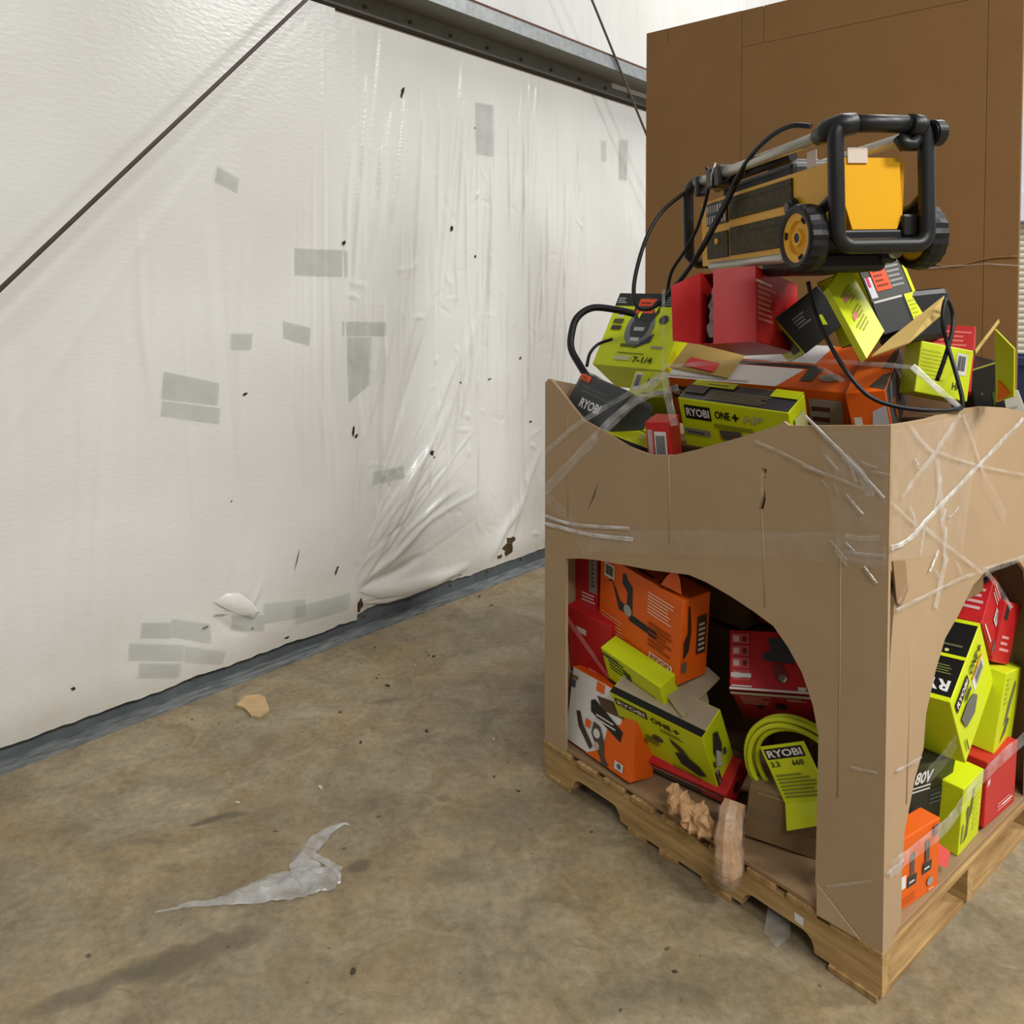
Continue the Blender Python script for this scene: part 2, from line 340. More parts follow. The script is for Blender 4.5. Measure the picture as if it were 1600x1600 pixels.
def sheet_disp(key, S, Zz):
    rng = np.random.RandomState({'a': 3, 'b': 11, 'c': 23, 'u': 41}[key]); D = np.zeros_like(S)
    if key == 'a':
        for i in range(34):
            s = rng.uniform(-0.6, 1.55); z0 = rng.uniform(0.1, 1.6); l = rng.uniform(0.5, 1.5)
            D += fold(S, Zz, s, z0, s + rng.uniform(-0.08, 0.10), z0 + l, rng.uniform(0.010, 0.03), rng.uniform(-0.003, 0.004))
        for (a, b_, c, d, w, h) in [(0.30, 0.10, 0.42, 1.5, 0.018, 0.005), (0.38, 0.10, 0.50, 1.3, 0.02, 0.005), (0.22, 0.2, 0.30, 1.6, 0.022, -0.005), (0.48, 0.15, 0.62, 1.1, 0.02, 0.004),
                                    (1.42, 0.3, 1.44, 3.0, 0.008, 0.005), (1.36, 0.9, 1.38, 2.7, 0.007, 0.004), (1.30, 0.5, 1.33, 2.4, 0.006, 0.003), (1.47, 0.2, 1.46, 2.6, 0.007, -0.004), (1.25, 1.0, 1.28, 2.5, 0.006, -0.003),
                                    (0.86, 0.36, 1.05, 0.24, 0.02, 0.012), (0.84, 0.30, 1.0, 0.17, 0.014, -0.012), (1.0, 0.24, 1.08, 0.42, 0.012, 0.010), (0.9, 0.42, 0.98, 0.75, 0.012, 0.005), (-0.1, 1.0, 0.9, 2.4, 0.02, 0.003)]:
            D += fold(S, Zz, a, b_, c, d, w, h)
        D += 0.004 * np.sin(S * 2.1 + 0.4) * np.sin(Zz * 1.3)
    elif key in ('b', 'c'):
        lo, hi = (1.5, 3.6) if key == 'b' else (3.4, 5.2)
        for i in range(170 if key == 'b' else 110):
            s = rng.uniform(lo, hi); z0 = rng.uniform(0.1, 2.3); l = rng.uniform(0.35, 1.4)
            D += fold(S, Zz, s, z0, s + rng.uniform(-0.03, 0.16) * l, z0 + l, rng.uniform(0.006, 0.018), rng.uniform(-0.006, 0.009))
        if key == 'b':
            for (a, b_, c, d, w, h) in [(1.64, 0.20, 2.05, 0.75, 0.03, 0.020), (1.64, 0.28, 2.30, 1.10, 0.03, 0.018), (1.66, 0.22, 2.20, 0.50, 0.022, 0.020), (1.62, 0.14, 2.45, 0.13, 0.035, 0.030),
                                        (1.64, 0.20, 2.10, 0.28, 0.025, -0.020), (1.72, 0.70, 2.06, 1.70, 0.03, 0.018), (1.80, 0.75, 2.20, 1.75, 0.022, -0.012), (1.68, 0.95, 1.98, 1.95, 0.02, 0.014),
                                        (1.95, 0.60, 2.42, 1.50, 0.03, 0.016), (2.10, 0.70, 2.55, 1.65, 0.025, 0.014), (2.25, 0.6, 2.6, 1.9, 0.02, 0.012), (1.62, 1.75, 1.72, 2.85, 0.014, 0.014), (1.70, 1.8, 1.90, 2.75, 0.02, 0.014), (1.86, 2.0, 1.98, 2.8, 0.016, 0.013),
                                        (2.02, 1.6, 2.10, 2.9, 0.014, 0.010), (2.20, 1.9, 2.22, 2.95, 0.012, 0.008), (2.6, 1.4, 2.68, 2.9, 0.014, 0.008), (2.62, 0.12, 2.95, 0.5, 0.03, 0.02), (2.75, 0.15, 3.1, 0.75, 0.03, 0.02), (2.9, 0.9, 3.2, 2.0, 0.02, 0.012),
                                        (3.2, 1.2, 3.4, 2.5, 0.015, 0.010), (3.3, 1.6, 3.46, 2.4, 0.012, 0.010)]:
                D += fold(S, Zz, a, b_, c, d, w, h)
        if key == 'b':
            for i in range(60):      # folds fanning out of the gathered corner by the seam
                an = R(rng.uniform(12, 84)); l0 = rng.uniform(0.0, 0.5); l1 = l0 + rng.uniform(0.25, 0.9); q0, q1 = 1.60, 0.14 + rng.uniform(-0.05, 0.25)
                D += fold(S, Zz, q0 + l0 * math.cos(an), q1 + l0 * math.sin(an), q0 + l1 * math.cos(an * 1.02), q1 + l1 * math.sin(an * 1.02), rng.uniform(0.006, 0.016), rng.uniform(-0.007, 0.010))
            for i in range(160):     # small crumples
                s_ = rng.uniform(lo, hi); z_ = rng.uniform(0.08, 1.0) ** 1.3 * 2.6; an = rng.uniform(0, 6.28); l_ = rng.uniform(0.04, 0.16)
                D += fold(S, Zz, s_, z_, s_ + l_ * math.cos(an), z_ + l_ * math.sin(an), rng.uniform(0.006, 0.014), rng.uniform(-0.004, 0.006))
        if key == 'c':
            D += 0.004 * np.abs(np.sin(S * 26)) * np.clip(Zz, 0, 1)
    else:
        for i in range(150):
            s = rng.uniform(-0.5, 9); D += fold(S, Zz, s, 3.0, s + rng.uniform(-0.05, 0.05), 7.0, rng.uniform(0.01, 0.03), rng.uniform(-0.005, 0.007))
        D += 0.02 * np.sin(S * 1.7)
    return D
Y0 = {'a': 0.082, 'b': 0.098, 'c': 0.102, 'u': 0.10}
def smin(s, z): return 1.62 - 0.10 * min(1, max(0, z / 3.1)) if True else 0
def grid_sheet(name, key, s0, s1, z0, z1, ds, dz, edge=None, bottom=None, parent=None):
    ss = np.arange(s0, s1 + 1e-6, ds); zs = np.arange(0, 1 + 1e-6, dz / (z1 - z0)); ns, nz = len(ss), len(zs)
    S, T = np.meshgrid(ss, zs); Zb = np.array([bottom(s) if bottom else z0 for s in ss])[None, :]
    Zz = Zb + (z1 - Zb) * T
    if edge: S = S + edge(Zz) * (S - s0) / (s1 - s0)      # slant of the right-hand edge
    D = sheet_disp(key, S, Zz)
    # bottom hem lies over the channel, top is pinched behind the girt
    D = D * np.clip((z1 - Zz) / 0.12, 0, 1) + 0.012 * np.exp(-((Zz - 0.16) / 0.10) ** 2) + 0.010
    co = np.stack([S, Y0[key] - D, Zz], -1).reshape(-1, 3).astype(np.float32)
    i = np.arange(ns * nz).reshape(nz, ns); q = np.stack([i[:-1, :-1], i[:-1, 1:], i[1:, 1:], i[1:, :-1]], -1).reshape(-1, 4)
    me = bpy.data.meshes.new(name); me.vertices.add(len(co)); me.vertices.foreach_set('co', co.ravel())
    me.loops.add(q.size); me.loops.foreach_set('vertex_index', q.ravel().astype(np.int32)); me.polygons.add(len(q)); me.polygons.foreach_set('loop_start', np.arange(0, q.size, 4, dtype=np.int32))
    me.update(calc_edges=True)
    return new_obj(name, me, M_WALL, parent, smooth=True)
wall = empty('wall_left', WALL); tag(wall, kind='structure')
def hem(s):
    return 0.066 + 0.012 * noise.noise(Vector((s * 5, 0, 2))) + 0.006 * noise.noise(Vector((s * 21, 3, 1)))
def hem_b(s):
    h = hem(s) + 0.010
    if 1.62 < s < 2.3: h += 0.030 * math.sin((s - 1.62) / 0.68 * math.pi)
    return h
grid_sheet('vapour_sheet', 'a', -0.9, 1.52, 0.07, 3.13, 0.009, 0.011, edge=lambda z: 0.105 - 0.035 * z, bottom=hem, parent=wall)
grid_sheet('vapour_sheet', 'b', 1.48, 3.55, 0.08, 3.13, 0.008, 0.011, bottom=hem_b, parent=wall)
grid_sheet('vapour_sheet', 'c', 3.50, 9.2, 0.08, 3.13, 0.016, 0.02, bottom=hem, parent=wall)
grid_sheet('upper_sheet', 'u', -0.9, 9.2, 3.20, 7.0, 0.02, 0.08, parent=wall)
wb = box_obj('wall_backing', -0.9, 0.14, 0, 9.2, 0.2, 7.0, mat('sheathing', (120, 110, 96), 0.8), wall, 0)
# tape patches on the sheets
def wall_y(s, z):
    key = 'a' if s < 1.57 else ('b' if s < 3.52 else 'c')
    d = float(sheet_disp(key, np.array([[s]]), np.array([[z]]))[0, 0]); return Y0[key] - d - 0.010 - 0.012 * math.exp(-((z - 0.16) / 0.10) ** 2)
def tape(name, q, m, lift=0.003, n=6):
    V = []; F = []
    for j in range(n + 1):
        for i in range(n + 1):
            a, b_ = i / n, j / n
            s = (q[0][0] * (1 - a) + q[1][0] * a) * (1 - b_) + (q[3][0] * (1 - a) + q[2][0] * a) * b_
            z = (q[0][1] * (1 - a) + q[1][1] * a) * (1 - b_) + (q[3][1] * (1 - a) + q[2][1] * a) * b_
            V.append((s, wall_y(s, z) - lift, z))
    for j in range(n):
        for i in range(n):
            k = j * (n + 1) + i; F.append((k, k + n + 1, k + n + 2, k + 1))
    return from_py(name, V, F, m, wall)
TAPES = [[(1.268, 1.939), (1.587, 1.944), (1.585, 1.809), (1.267, 1.811)], [(1.199, 1.597), (1.353, 1.56), (1.345, 1.474), (1.202, 1.516)], [(1.541, 1.588), (1.826, 1.579), (1.826, 1.504), (1.54, 1.517)],
         [(1.579, 1.509), (1.733, 1.504), (1.719, 1.259), (1.576, 1.172)], [(0.633, 1.399), (0.877, 1.332), (0.869, 1.234), (0.621, 1.285)], [(0.623, 1.279), (0.881, 1.222), (0.874, 1.151), (0.617, 1.215)],
         [(0.883, 2.277), (0.985, 2.233), (0.975, 2.169), (0.87, 2.209)], [(2.502, 2.849), (2.655, 2.857), (2.655, 2.553), (2.512, 2.553)], [(3.761, 2.811), (3.823, 2.82), (3.824, 2.676), (3.77, 2.669)],
         [(3.982, 2.852), (4.105, 2.871), (4.091, 2.571), (3.984, 2.568)], [(0.934, 1.548), (1.04, 1.545), (1.033, 1.472), (0.936, 1.476)], [(0.525, 0.378), (0.65, 0.341), (0.649, 0.275), (0.522, 0.315)],
         [(0.651, 0.357), (0.821, 0.284), (0.82, 0.199), (0.65, 0.281)], [(0.475, 0.309), (0.699, 0.232), (0.692, 0.167), (0.469, 0.242)], [(0.699, 0.229), (0.888, 0.143), (0.872, 0.09), (0.698, 0.16)],
         [(0.51, 0.22), (0.684, 0.159), (0.675, 0.101), (0.504, 0.161)], [(0.921, 0.298), (1.08, 0.249), (1.076, 0.178), (0.92, 0.226)], [(1.736, 0.805), (1.931, 0.809), (1.944, 0.738), (1.727, 0.739)],
         [(1.08, 0.30), (1.30, 0.26), (1.30, 0.18), (1.08, 0.21)], [(1.24, 0.24), (1.56, 0.22), (1.55, 0.14), (1.24, 0.16)]]
for i, q in enumerate(TAPES): tape('tape_patch', q, M_TAPE, 0.003 + 0.0006 * i)
# tears that show the insulation
def tear(s, z, w, h, m, rot=0.0, n=11, seed=0):
    rg = random.Random(seed); P = []
    for k in range(n):
        a = 2 * math.pi * k / n; rr = rg.uniform(0.35, 1.0)
        dx, dz = math.cos(a) * w * rr, math.sin(a) * h * rr
        P.append((s + dx * math.cos(rot) - dz * math.sin(rot), z + dx * math.sin(rot) + dz * math.cos(rot)))
    y = wall_y(s, z); V = [(p[0], wall_y(p[0], p[1]) - 0.0035, p[1]) for p in P] + [(s, y - 0.002, z)]
    return from_py('tear', V, [(k, (k + 1) % n, n) for k in range(n)], m, wall)
TEARS = [(1.612, 1.03, 0.010, 0.055, 0), (1.63, 1.0, 0.016, 0.022, 0), (2.141, 0.845, 0.022, 0.03, 0), (2.165, 0.815, 0.02, 0.008, 0), (1.64, 0.135, 0.026, 0.05, 1), (2.77, 0.155, 0.055, 0.04, 1), (2.80, 0.21, 0.05, 0.03, 1), (2.70, 0.125, 0.04, 0.02, 1),
         (1.491, 0.344, 0.010, 0.04, 0), (1.50, 0.36, 0.014, 0.010, 0), (1.264, 0.45, 0.004, 0.10, 0), (1.948, 2.799, 0.018, 0.05, 0), (1.55, 1.98, 0.02, 0.02, 0), (1.00, 1.27, 0.03, 0.010, 0), (1.02, 0.20, 0.012, 0.008, 0),
         (0.87, 0.305, 0.06, 0.006, 2), (0.80, 0.27, 0.03, 0.012, 0), (2.20, 0.10, 0.03, 0.008, 0), (2.36, 0.10, 0.02, 0.006, 0), (1.20, 0.10, 0.022, 0.010, 0), (2.5, 1.95, 0.012, 0.014, 0), (3.47, 1.55, 0.014, 0.03, 0), (2.62, 1.22, 0.025, 0.008, 0),
         (2.9, 1.33, 0.012, 0.02, 0), (2.36, 1.22, 0.01, 0.01, 0), (3.0, 0.92, 0.02, 0.012, 0), (0.26, 0.20, 0.014, 0.014, 0), (2.0, 0.09, 0.012, 0.006, 0), (0.93, 0.80, 0.008, 0.008, 0), (2.31, 2.1, 0.02, 0.03, 0), (2.5, 2.7, 0.008, 0.008, 0)]
for i, (s, z, w, h, k) in enumerate(TEARS): tear(s, z, w * (0.8 if k != 1 else 1.1), h * (0.8 if k != 1 else 1.1), [M_DARKHOLE, M_HOLE, mat('fold_gap', (150, 144, 126), 0.8)][k], R(random.uniform(-20, 20)), seed=i)
# lifted corner of film at the foot of the left sheet
def flap_strip(pts, wid, seed):
    rg = random.Random(seed); V = []; F = []
    for i, (s, z) in enumerate(pts):
        y = wall_y(s, z); k = math.sin(math.pi * i / (len(pts) - 1))
        V += [(s, y - 0.002, z + wid * k * 0.5), (s + 0.004, y - 0.03 * k - 0.003, z - wid * 0.1 * k), (s, y - 0.012 * k - 0.002, z - wid * k * 0.6)]
    for i in range(len(pts) - 1):
        for k in range(2): a = i * 3 + k; F.append((a, a + 3, a + 4, a + 1))
    return from_py('loose_film', V, F, M_WALL, wall, smooth=True)
flap_strip([(0.84, 0.37), (0.90, 0.36), (0.96, 0.335), (1.02, 0.29), (1.06, 0.26)], 0.09, 1)
flap_strip([(1.63, 0.20), (1.75, 0.17), (1.95, 0.15), (2.15, 0.135), (2.35, 0.12)], 0.08, 2)
flap_strip([(1.66, 0.13), (1.8, 0.115), (1.95, 0.11), (2.1, 0.105)], 0.04, 3)
# base channel
def profile_extrude(name, prof, s0, s1, m, parent, th=0.003):
    """open steel profile in (y, z) swept along s"""
    V = []; F = []; n = len(prof)
    for s in (s0, s1):
        for (y, z) in prof: V.append((s, y, z))
    for i in range(n - 1): F.append((i, i + 1, i + 1 + n, i + n))
    o = from_py(name, V, F, m, parent); md = o.modifiers.new('gauge', 'SOLIDIFY'); md.thickness = th; md.offset = 0; return o
M_CHAN = mat('grey_channel', (108, 113, 114), 0.5, 0.4, 0.25, 5, metal=0.15, dark=(78, 84, 86))
M_DUST = mat('dusty_grey_flange', (128, 131, 130), 0.7, 0.3, 0.35, 9, dark=(74, 78, 78), stretch=(1, 5, 1))
ch = empty('trim_1', WALL); tag(ch, kind='structure')
profile_extrude('channel_web', [(0.098, 0.006), (0.098, 0.092)], -0.9, 9.2, M_CHAN, ch)
profile_extrude('channel_flange', [(0.098, 0.006), (0.0, 0.005), (0.0, 0.0)], -0.9, 9.2, M_DUST, ch)
for i in range(26):
    s = -0.5 + i * 0.31; box_obj('anchor_bolt', s, 0.090, 0.045, s + 0.016, 0.099, 0.057, M_ROD, ch, 0.002)
# girt
gt = empty('trim_2', WALL); tag(gt, kind='structure')
profile_extrude('girt_lip', [(0.085, 3.135), (0.085, 3.235)], -0.9, 9.2, M_GIRT, gt)
profile_extrude('girt_web', [(0.085, 3.235), (-0.115, 3.235)], -0.9, 9.2, M_GIRT, gt)
profile_extrude('girt_face', [(-0.115, 3.235), (-0.115, 3.315)], -0.9, 9.2, M_STEEL, gt)
profile_extrude('girt_edge', [(-0.118, 3.315), (-0.113, 3.328)], -0.9, 9.2, M_RUST, gt)
box_obj('girt_dark_line', -0.9, 0.070, 3.120, 9.2, 0.088, 3.138, M_DARKHOLE, gt, 0)  # dark strip along the lower edge of the girt lip
for i in range(22):
    s = 0.2 + i * 0.30; bm = bmesh.new(); bmesh.ops.create_cone(bm, cap_ends=True, segments=6, radius1=0.011, radius2=0.011, depth=0.012, matrix=Matrix.Translation((s, 0.078, 3.18)) @ Matrix.Rotation(R(90), 4, 'X'))
    from_bm('girt_bolt', bm, M_ROD, gt)
def rod(p0, p1, label):
    a, b_ = Vector((p0[0], -0.13, p0[1])), Vector((p1[0], -0.13, p1[1])); d = b_ - a
    o = tube_obj('brace_rod', [a - d * 0.0, a + d * 0.5, b_], 0.0085, M_ROD); o.matrix_world = WALL; tag(o, label, 'rod'); return o
rod((-0.8, 0.889), (3.1, 5.047), 'dark steel brace rod rising diagonally across the white plastic wall')
rod((2.2, 4.952), (6.4, 0.078), 'dark steel brace rod sloping down behind the tall brown cardboard')

# ---- far wall with roller door
BACK = WALL @ Matrix.Translation((9.2, 0, 0)) @ Matrix.Rotation(R(-90), 4, 'Z')     # x runs away from the white wall, y beyond the far wall
bw = empty('wall_back', BACK); tag(bw, kind='structure')
M_BWALL = mat('pale_blue_cladding', (206, 214, 228), 0.55, 0.3, 0.04, 2)
DX0, DX1, DZ = 1.32, 4.4, 2.55
box_obj('cladding', -0.2, 0.0, 0, DX0, 0.08, 7, M_BWALL, bw, 0); box_obj('cladding', DX1, 0.0, 0, 9, 0.08, 7, M_BWALL, bw, 0); box_obj('cladding', DX0, 0, DZ, DX1, 0.08, 7, M_BWALL, bw, 0)
dr = empty('door_1', BACK); tag(dr, kind='structure')
M_SLAT = mat('roller_slat', (206, 202, 186), 0.5, 0.4, 0.06, 4)
me_slat = None
for i in range(int(DZ / 0.065)):
    if me_slat is None:
        P = [(0.035, 0.0), (0.012, 0.012), (0.004, 0.032), (0.012, 0.052), (0.035, 0.064)]
        V = [(x, y, z) for x in (DX0, DX1) for (y, z) in P]; n = len(P)
        F = [(k, k + 1, k + 1 + n, k + n) for k in range(n - 1)] + [tuple(range(n - 1, -1, -1)), tuple(range(n, 2 * n)), (0, n, 2 * n - 1, n - 1)]
        o = from_py('slat', V, F, M_SLAT, dr); me_slat = o.data
    else:
        o = bpy.data.objects.new('slat', me_slat); COL.objects.link(o); o.parent = dr
    o.location = (0, 0.02, i * 0.065)
for x in (DX0 - 0.05, DX1): box_obj('door_guide', x, -0.03, 0, x + 0.06, 0.05, DZ, M_STEEL, dr, 0.003)
box_obj('door_hood', DX0 - 0.06, -0.14, DZ - 0.02, DX1 + 0.06, 0.06, DZ + 0.30, M_BWALL, dr, 0.01)

# ================================================================== PALLET
pallet = empty('wooden_pallet', PAL); tag(pallet, 'notched softwood pallet carrying the cut-open brown bulk box', 'pallet')
UL, VW = 1.219, 1.016
def notched(v0):
    prof = [(0, 0.016), (0.145, 0.016)]
    def notch(a, b_, h=0.042, r=0.035):
        o = [(a, 0.016)]
        for k in range(5): t = math.pi / 2 * k / 4; o.append((a + 0.006 + r * (1 - math.cos(t)), 0.016 + h * math.sin(t)))
        for k in range(5): t = math.pi / 2 * (4 - k) / 4; o.append((b_ - 0.006 - r * (1 - math.cos(t)), 0.016 + h * math.sin(t)))
        o.append((b_, 0.016)); return o
    prof = [(0, 0.016)] + notch(0.14, 0.372) + notch(0.82, 1.05) + [(UL, 0.016), (UL, 0.110), (0, 0.110)]
    return plate_obj('stringer', [prof], 0.038, lambda a, b_, t: (a, v0 + t, b_), M_WOODX, pallet)
for v0 in (0.0, 0.489, VW - 0.038): notched(v0)
rg = random.Random(4)
u = 0.0
for w in (0.135, 0.088, 0.088, 0.088, 0.140, 0.088, 0.088, 0.088, 0.135):
    box_obj('deck_board', u, -0.004 + rg.uniform(-0.004, 0.004), 0.110, u + w, VW + 0.004, 0.127, M_WOODY, pallet, 0.002); u += w + 0.0352
for (a, b_) in ((0.012, 0.135), (0.40, 0.475), (0.53, 0.60), (0.69, 0.79), (1.085, 1.21)):
    box_obj('bottom_board', a, -0.003 + rg.uniform(-0.006, 0.006), 0.0, b_, VW, 0.0165, M_WOODY, pallet, 0.002)
st = panel_obj('paper_sticker', [(0.986, -0.001, 0.090), (1.012, -0.001, 0.088), (1.012, -0.001, 0.066), (0.988, -0.001, 0.069)], -0.0006, M_WHITE, M_WHITE, pallet)
# ---- cardboard slip sheet
sh = box_obj('slip_sheet', 0.006, 0.006, 0.127, UL - 0.006, VW - 0.006, 0.1395, M_SHEET, None, 0.002); sh.matrix_world = PAL
tag(sh, 'brown corrugated sheet lying flat on the pallet deck under the boxes', 'cardboard sheet')

# ================================================================== BULK BOX
gay = empty('bulk_box', PAL); tag(gay, 'tall brown corrugated bulk box with arched openings cut in its sides', 'box')
ZB = 0.1275; TH = 0.011
Lhole = [(0.108, ZB), (0.108, 0.805), (0.180, 0.824), (0.258, 0.838), (0.375, 0.852), (0.489, 0.865), (0.633, 0.889), (0.697, 0.884), (0.784, 0.866), (0.852, 0.847), (0.914, 0.826), (0.958, 0.784), (0.999, 0.731), (1.03, 0.659), (1.047, 0.587), (1.046, 0.417), (1.043, 0.20), (1.052, ZB)]
Ltop = [(0.0, 1.405), (0.027, 1.418), (0.083, 1.378), (0.135, 1.335), (0.193, 1.292), (0.291, 1.265), (0.389, 1.233), (0.481, 1.219), (0.573, 1.232), (0.662, 1.262), (0.796, 1.312), (0.92, 1.362), (0.939, 1.375), (0.953, 1.366), (0.998, 1.371), (1.084, 1.382), (UL, 1.398)]
tearL = [(0.874, 1.244), (0.890, 1.241), (0.884, 1.186), (0.887, 1.16), (0.881, 1.133), (0.866, 1.129), (0.876, 1.165), (0.871, 1.19)]
scr = [(0.262, 1.095), (0.246, 1.047), (0.209, 0.985), (0.238, 1.05)]
plate_obj('side_panel', [[(0, ZB)] + Lhole + [(UL, ZB)] + Ltop[::-1], tearL, scr], TH, lambda a, b_, t: (a, t, b_), M_GAY, gay)
Rhole = [(0.040, ZB), (0.095, 0.16), (0.093, 0.265), (0.103, 0.378), (0.157, 0.497), (0.201, 0.555), (0.212, 0.641), (0.263, 0.738), (0.317, 0.808), (0.394, 0.848), (0.491, 0.91), (0.586, 0.932), (0.70, 0.925), (0.817, 0.912), (0.89, 0.86), (0.93, 0.74), (0.935, 0.5), (0.93, ZB)]
Rtop = [(TH, 1.398), (0.10, 1.396), (0.194, 1.395), (0.382, 1.403), (0.537, 1.398), (0.688, 1.382), (0.838, 1.356), (0.93, 1.345), (VW, 1.35)]
slit = [(TH, 1.055), (0.030, 1.035), (0.045, 1.009), (0.032, 0.98), (0.028, 0.943), (0.018, 0.87), (TH, 0.80)]
plate_obj('side_panel', [[(TH, ZB)] + Rhole + [(VW, ZB)] + Rtop[::-1] + slit], TH, lambda a, b_, t: (UL - t, a, b_), M_GAY, gay)
plate_obj('side_panel', [[(TH, ZB), (VW - TH, ZB), (VW - TH, 1.38), (0.84, 1.30), (0.70, 1.235), (0.42, 1.235), (0.28, 1.31), (0.16, 1.385), (TH, 1.415)]], TH, lambda a, b_, t: (t, a, b_), M_GAY, gay)
plate_obj('side_panel', [[(0, ZB), (UL, ZB), (UL, 1.35), (0.7, 1.37), (0, 1.39)]], TH, lambda a, b_, t: (a, VW - t, b_), M_GAY, gay)
# raised creases, torn tab, bent foot
for (u0, z0, u1, z1) in ((0.556, 1.226, 0.560, 0.96), (0.876, 1.12, 0.888, 0.87), (0.115, 1.30, 0.118, 0.95), (1.10, 1.05, 1.10, 0.45)):
    tube_obj('crease', [(u0, 0.0005, z0), ((u0 + u1) / 2 + 0.002, 0.0005, (z0 + z1) / 2), (u1, 0.0005, z1)], 0.0022, M_GAY, gay, 6)
for (v0, z0, v1, z1) in ((0.125, 0.85, 0.110, 0.45),):
    tube_obj('crease', [(UL - 0.0005, v0, z0), (UL - 0.0005, v1, z1)], 0.0022, M_GAY, gay, 6)
panel_obj('torn_tab', [(UL + 0.001, 0.014, 1.075), (UL + 0.004, 0.070, 1.065), (UL + 0.005, 0.085, 0.990), (UL + 0.006, 0.05, 0.960), (UL + 0.004, 0.03, 0.975)], 0.003, M_GAY, M_SHEET, gay)
panel_obj('bent_foot', [(1.050, -0.0015, 0.205), (1.165, -0.0015, 0.130), (1.055, -0.008, 0.129)], 0.004, M_GAY, M_GAY, gay)

# ================================================================== CARTONS
FACE = {'F': (lambda a, b, c, x, y: (a * (x - .5), -b / 2, c * y), Vector((0, -1, 0))), 'R': (lambda a, b, c, x, y: (a / 2, b * (x - .5), c * y), Vector((1, 0, 0))),
        'T': (lambda a, b, c, x, y: (a * (x - .5), b * (y - .5), c), Vector((0, 0, 1))), 'B': (lambda a, b, c, x, y: (a * (x - .5), b * (.5 - y), 0), Vector((0, 0, -1))),
        'L': (lambda a, b, c, x, y: (-a / 2, b * (.5 - x), c * y), Vector((-1, 0, 0))), 'K': (lambda a, b, c, x, y: (a * (.5 - x), b / 2, c * y), Vector((0, 1, 0)))}
FIDX = ['B', 'T', 'F', 'R', 'K', 'L']
def face_wh(dims, f):
    a, b, c = dims; return {'F': (a, c), 'K': (a, c), 'R': (b, c), 'L': (b, c), 'T': (a, b), 'B': (a, b)}[f]
class Print:
    def __init__(s, dims): s.d = dims; s.V = []; s.Fc = []; s.mi = []; s.mats = []; s.k = 0; s.fa = []
    def mat(s, rgb):
        m = ink(tuple(rgb))
        if m not in s.mats: s.mats.append(m)
        return s.mats.index(m)
    def poly(s, f, pts, rgb, faces=None):
        fn, n = FACE[f]; s.k += 1; off = n * (0.0007 + 0.00035 * min(s.k, 14)); i0 = len(s.V)
        s.V += [tuple(Vector(fn(*s.d, x, y)) + off) for x, y in pts]
        k = s.mat(rgb)
        for fc in (faces or [tuple(range(len(pts)))]): s.Fc.append(tuple(i0 + i for i in fc)); s.mi.append(k); s.fa.append((f, s.k))
    def rect(s, f, x0, y0, x1, y1, rgb): s.poly(f, [(x0, y0), (x1, y0), (x1, y1), (x0, y1)], rgb)
    def lines(s, f, x0, y0, x1, y1, n, rgb, seed=1):
        rg = random.Random(seed); h = (y1 - y0) / n
        fn, nn = FACE[f]; s.k += 1; off = nn * (0.0007 + 0.00035 * min(s.k, 14)); k = s.mat(rgb)
        for i in range(n):
            a = y0 + h * i; e = x1 - (x1 - x0) * rg.uniform(0, 0.35)
            i0 = len(s.V); s.V += [tuple(Vector(fn(*s.d, x, y)) + off) for x, y in ((x0, a), (e, a), (e, a + h * 0.45), (x0, a + h * 0.45))]
            s.Fc.append((i0, i0 + 1, i0 + 2, i0 + 3)); s.mi.append(k); s.fa.append((f, s.k))
    def circ(s, f, cx, cy, rx, ry, rgb, n=20, a0=0, a1=360):
        P = [(cx + rx * math.cos(R(a0 + (a1 - a0) * i / n)), cy + ry * math.sin(R(a0 + (a1 - a0) * i / n))) for i in range(n + (0 if a1 - a0 == 360 else 1))]
        s.poly(f, P, rgb)
    def text(s, f, t, x, y, w, h, rgb, rot=0, shear=0.0, bold=0.03):
        V, Fc = text_poly(t, shear, bold); out = []
        for (p, q) in V:
            if rot == 90: p, q = 1 - q, p
            elif rot == -90: p, q = q, 1 - p
            elif rot == 180: p, q = 1 - p, 1 - q
            out.append((x + w * p, y + h * q))
        s.poly(f, out, rgb, Fc)
    def build(s, name, root):
        o = None
        faces = sorted({f for f, k in s.fa}); keys = []
        for f in faces:                      # one printed layer for each face of the carton; lone prints stay single
            ks = sorted({k for g, k in s.fa if g == f}); keys += [(f, [k]) for k in ks] if len(ks) <= 3 else [(f, ks)]
        for f, ks in keys:
            idx = [i for i in range(len(s.Fc)) if s.fa[i][0] == f and s.fa[i][1] in ks]; use = sorted({v for i in idx for v in s.Fc[i]}); mp = {v: k for k, v in enumerate(use)}
            ml = sorted({s.mi[i] for i in idx})
            o = from_py(name, [s.V[v] for v in use], [tuple(mp[v] for v in s.Fc[i]) for i in idx], [s.mats[m] for m in ml], root, midx=[ml.index(s.mi[i]) for i in idx])
        return o
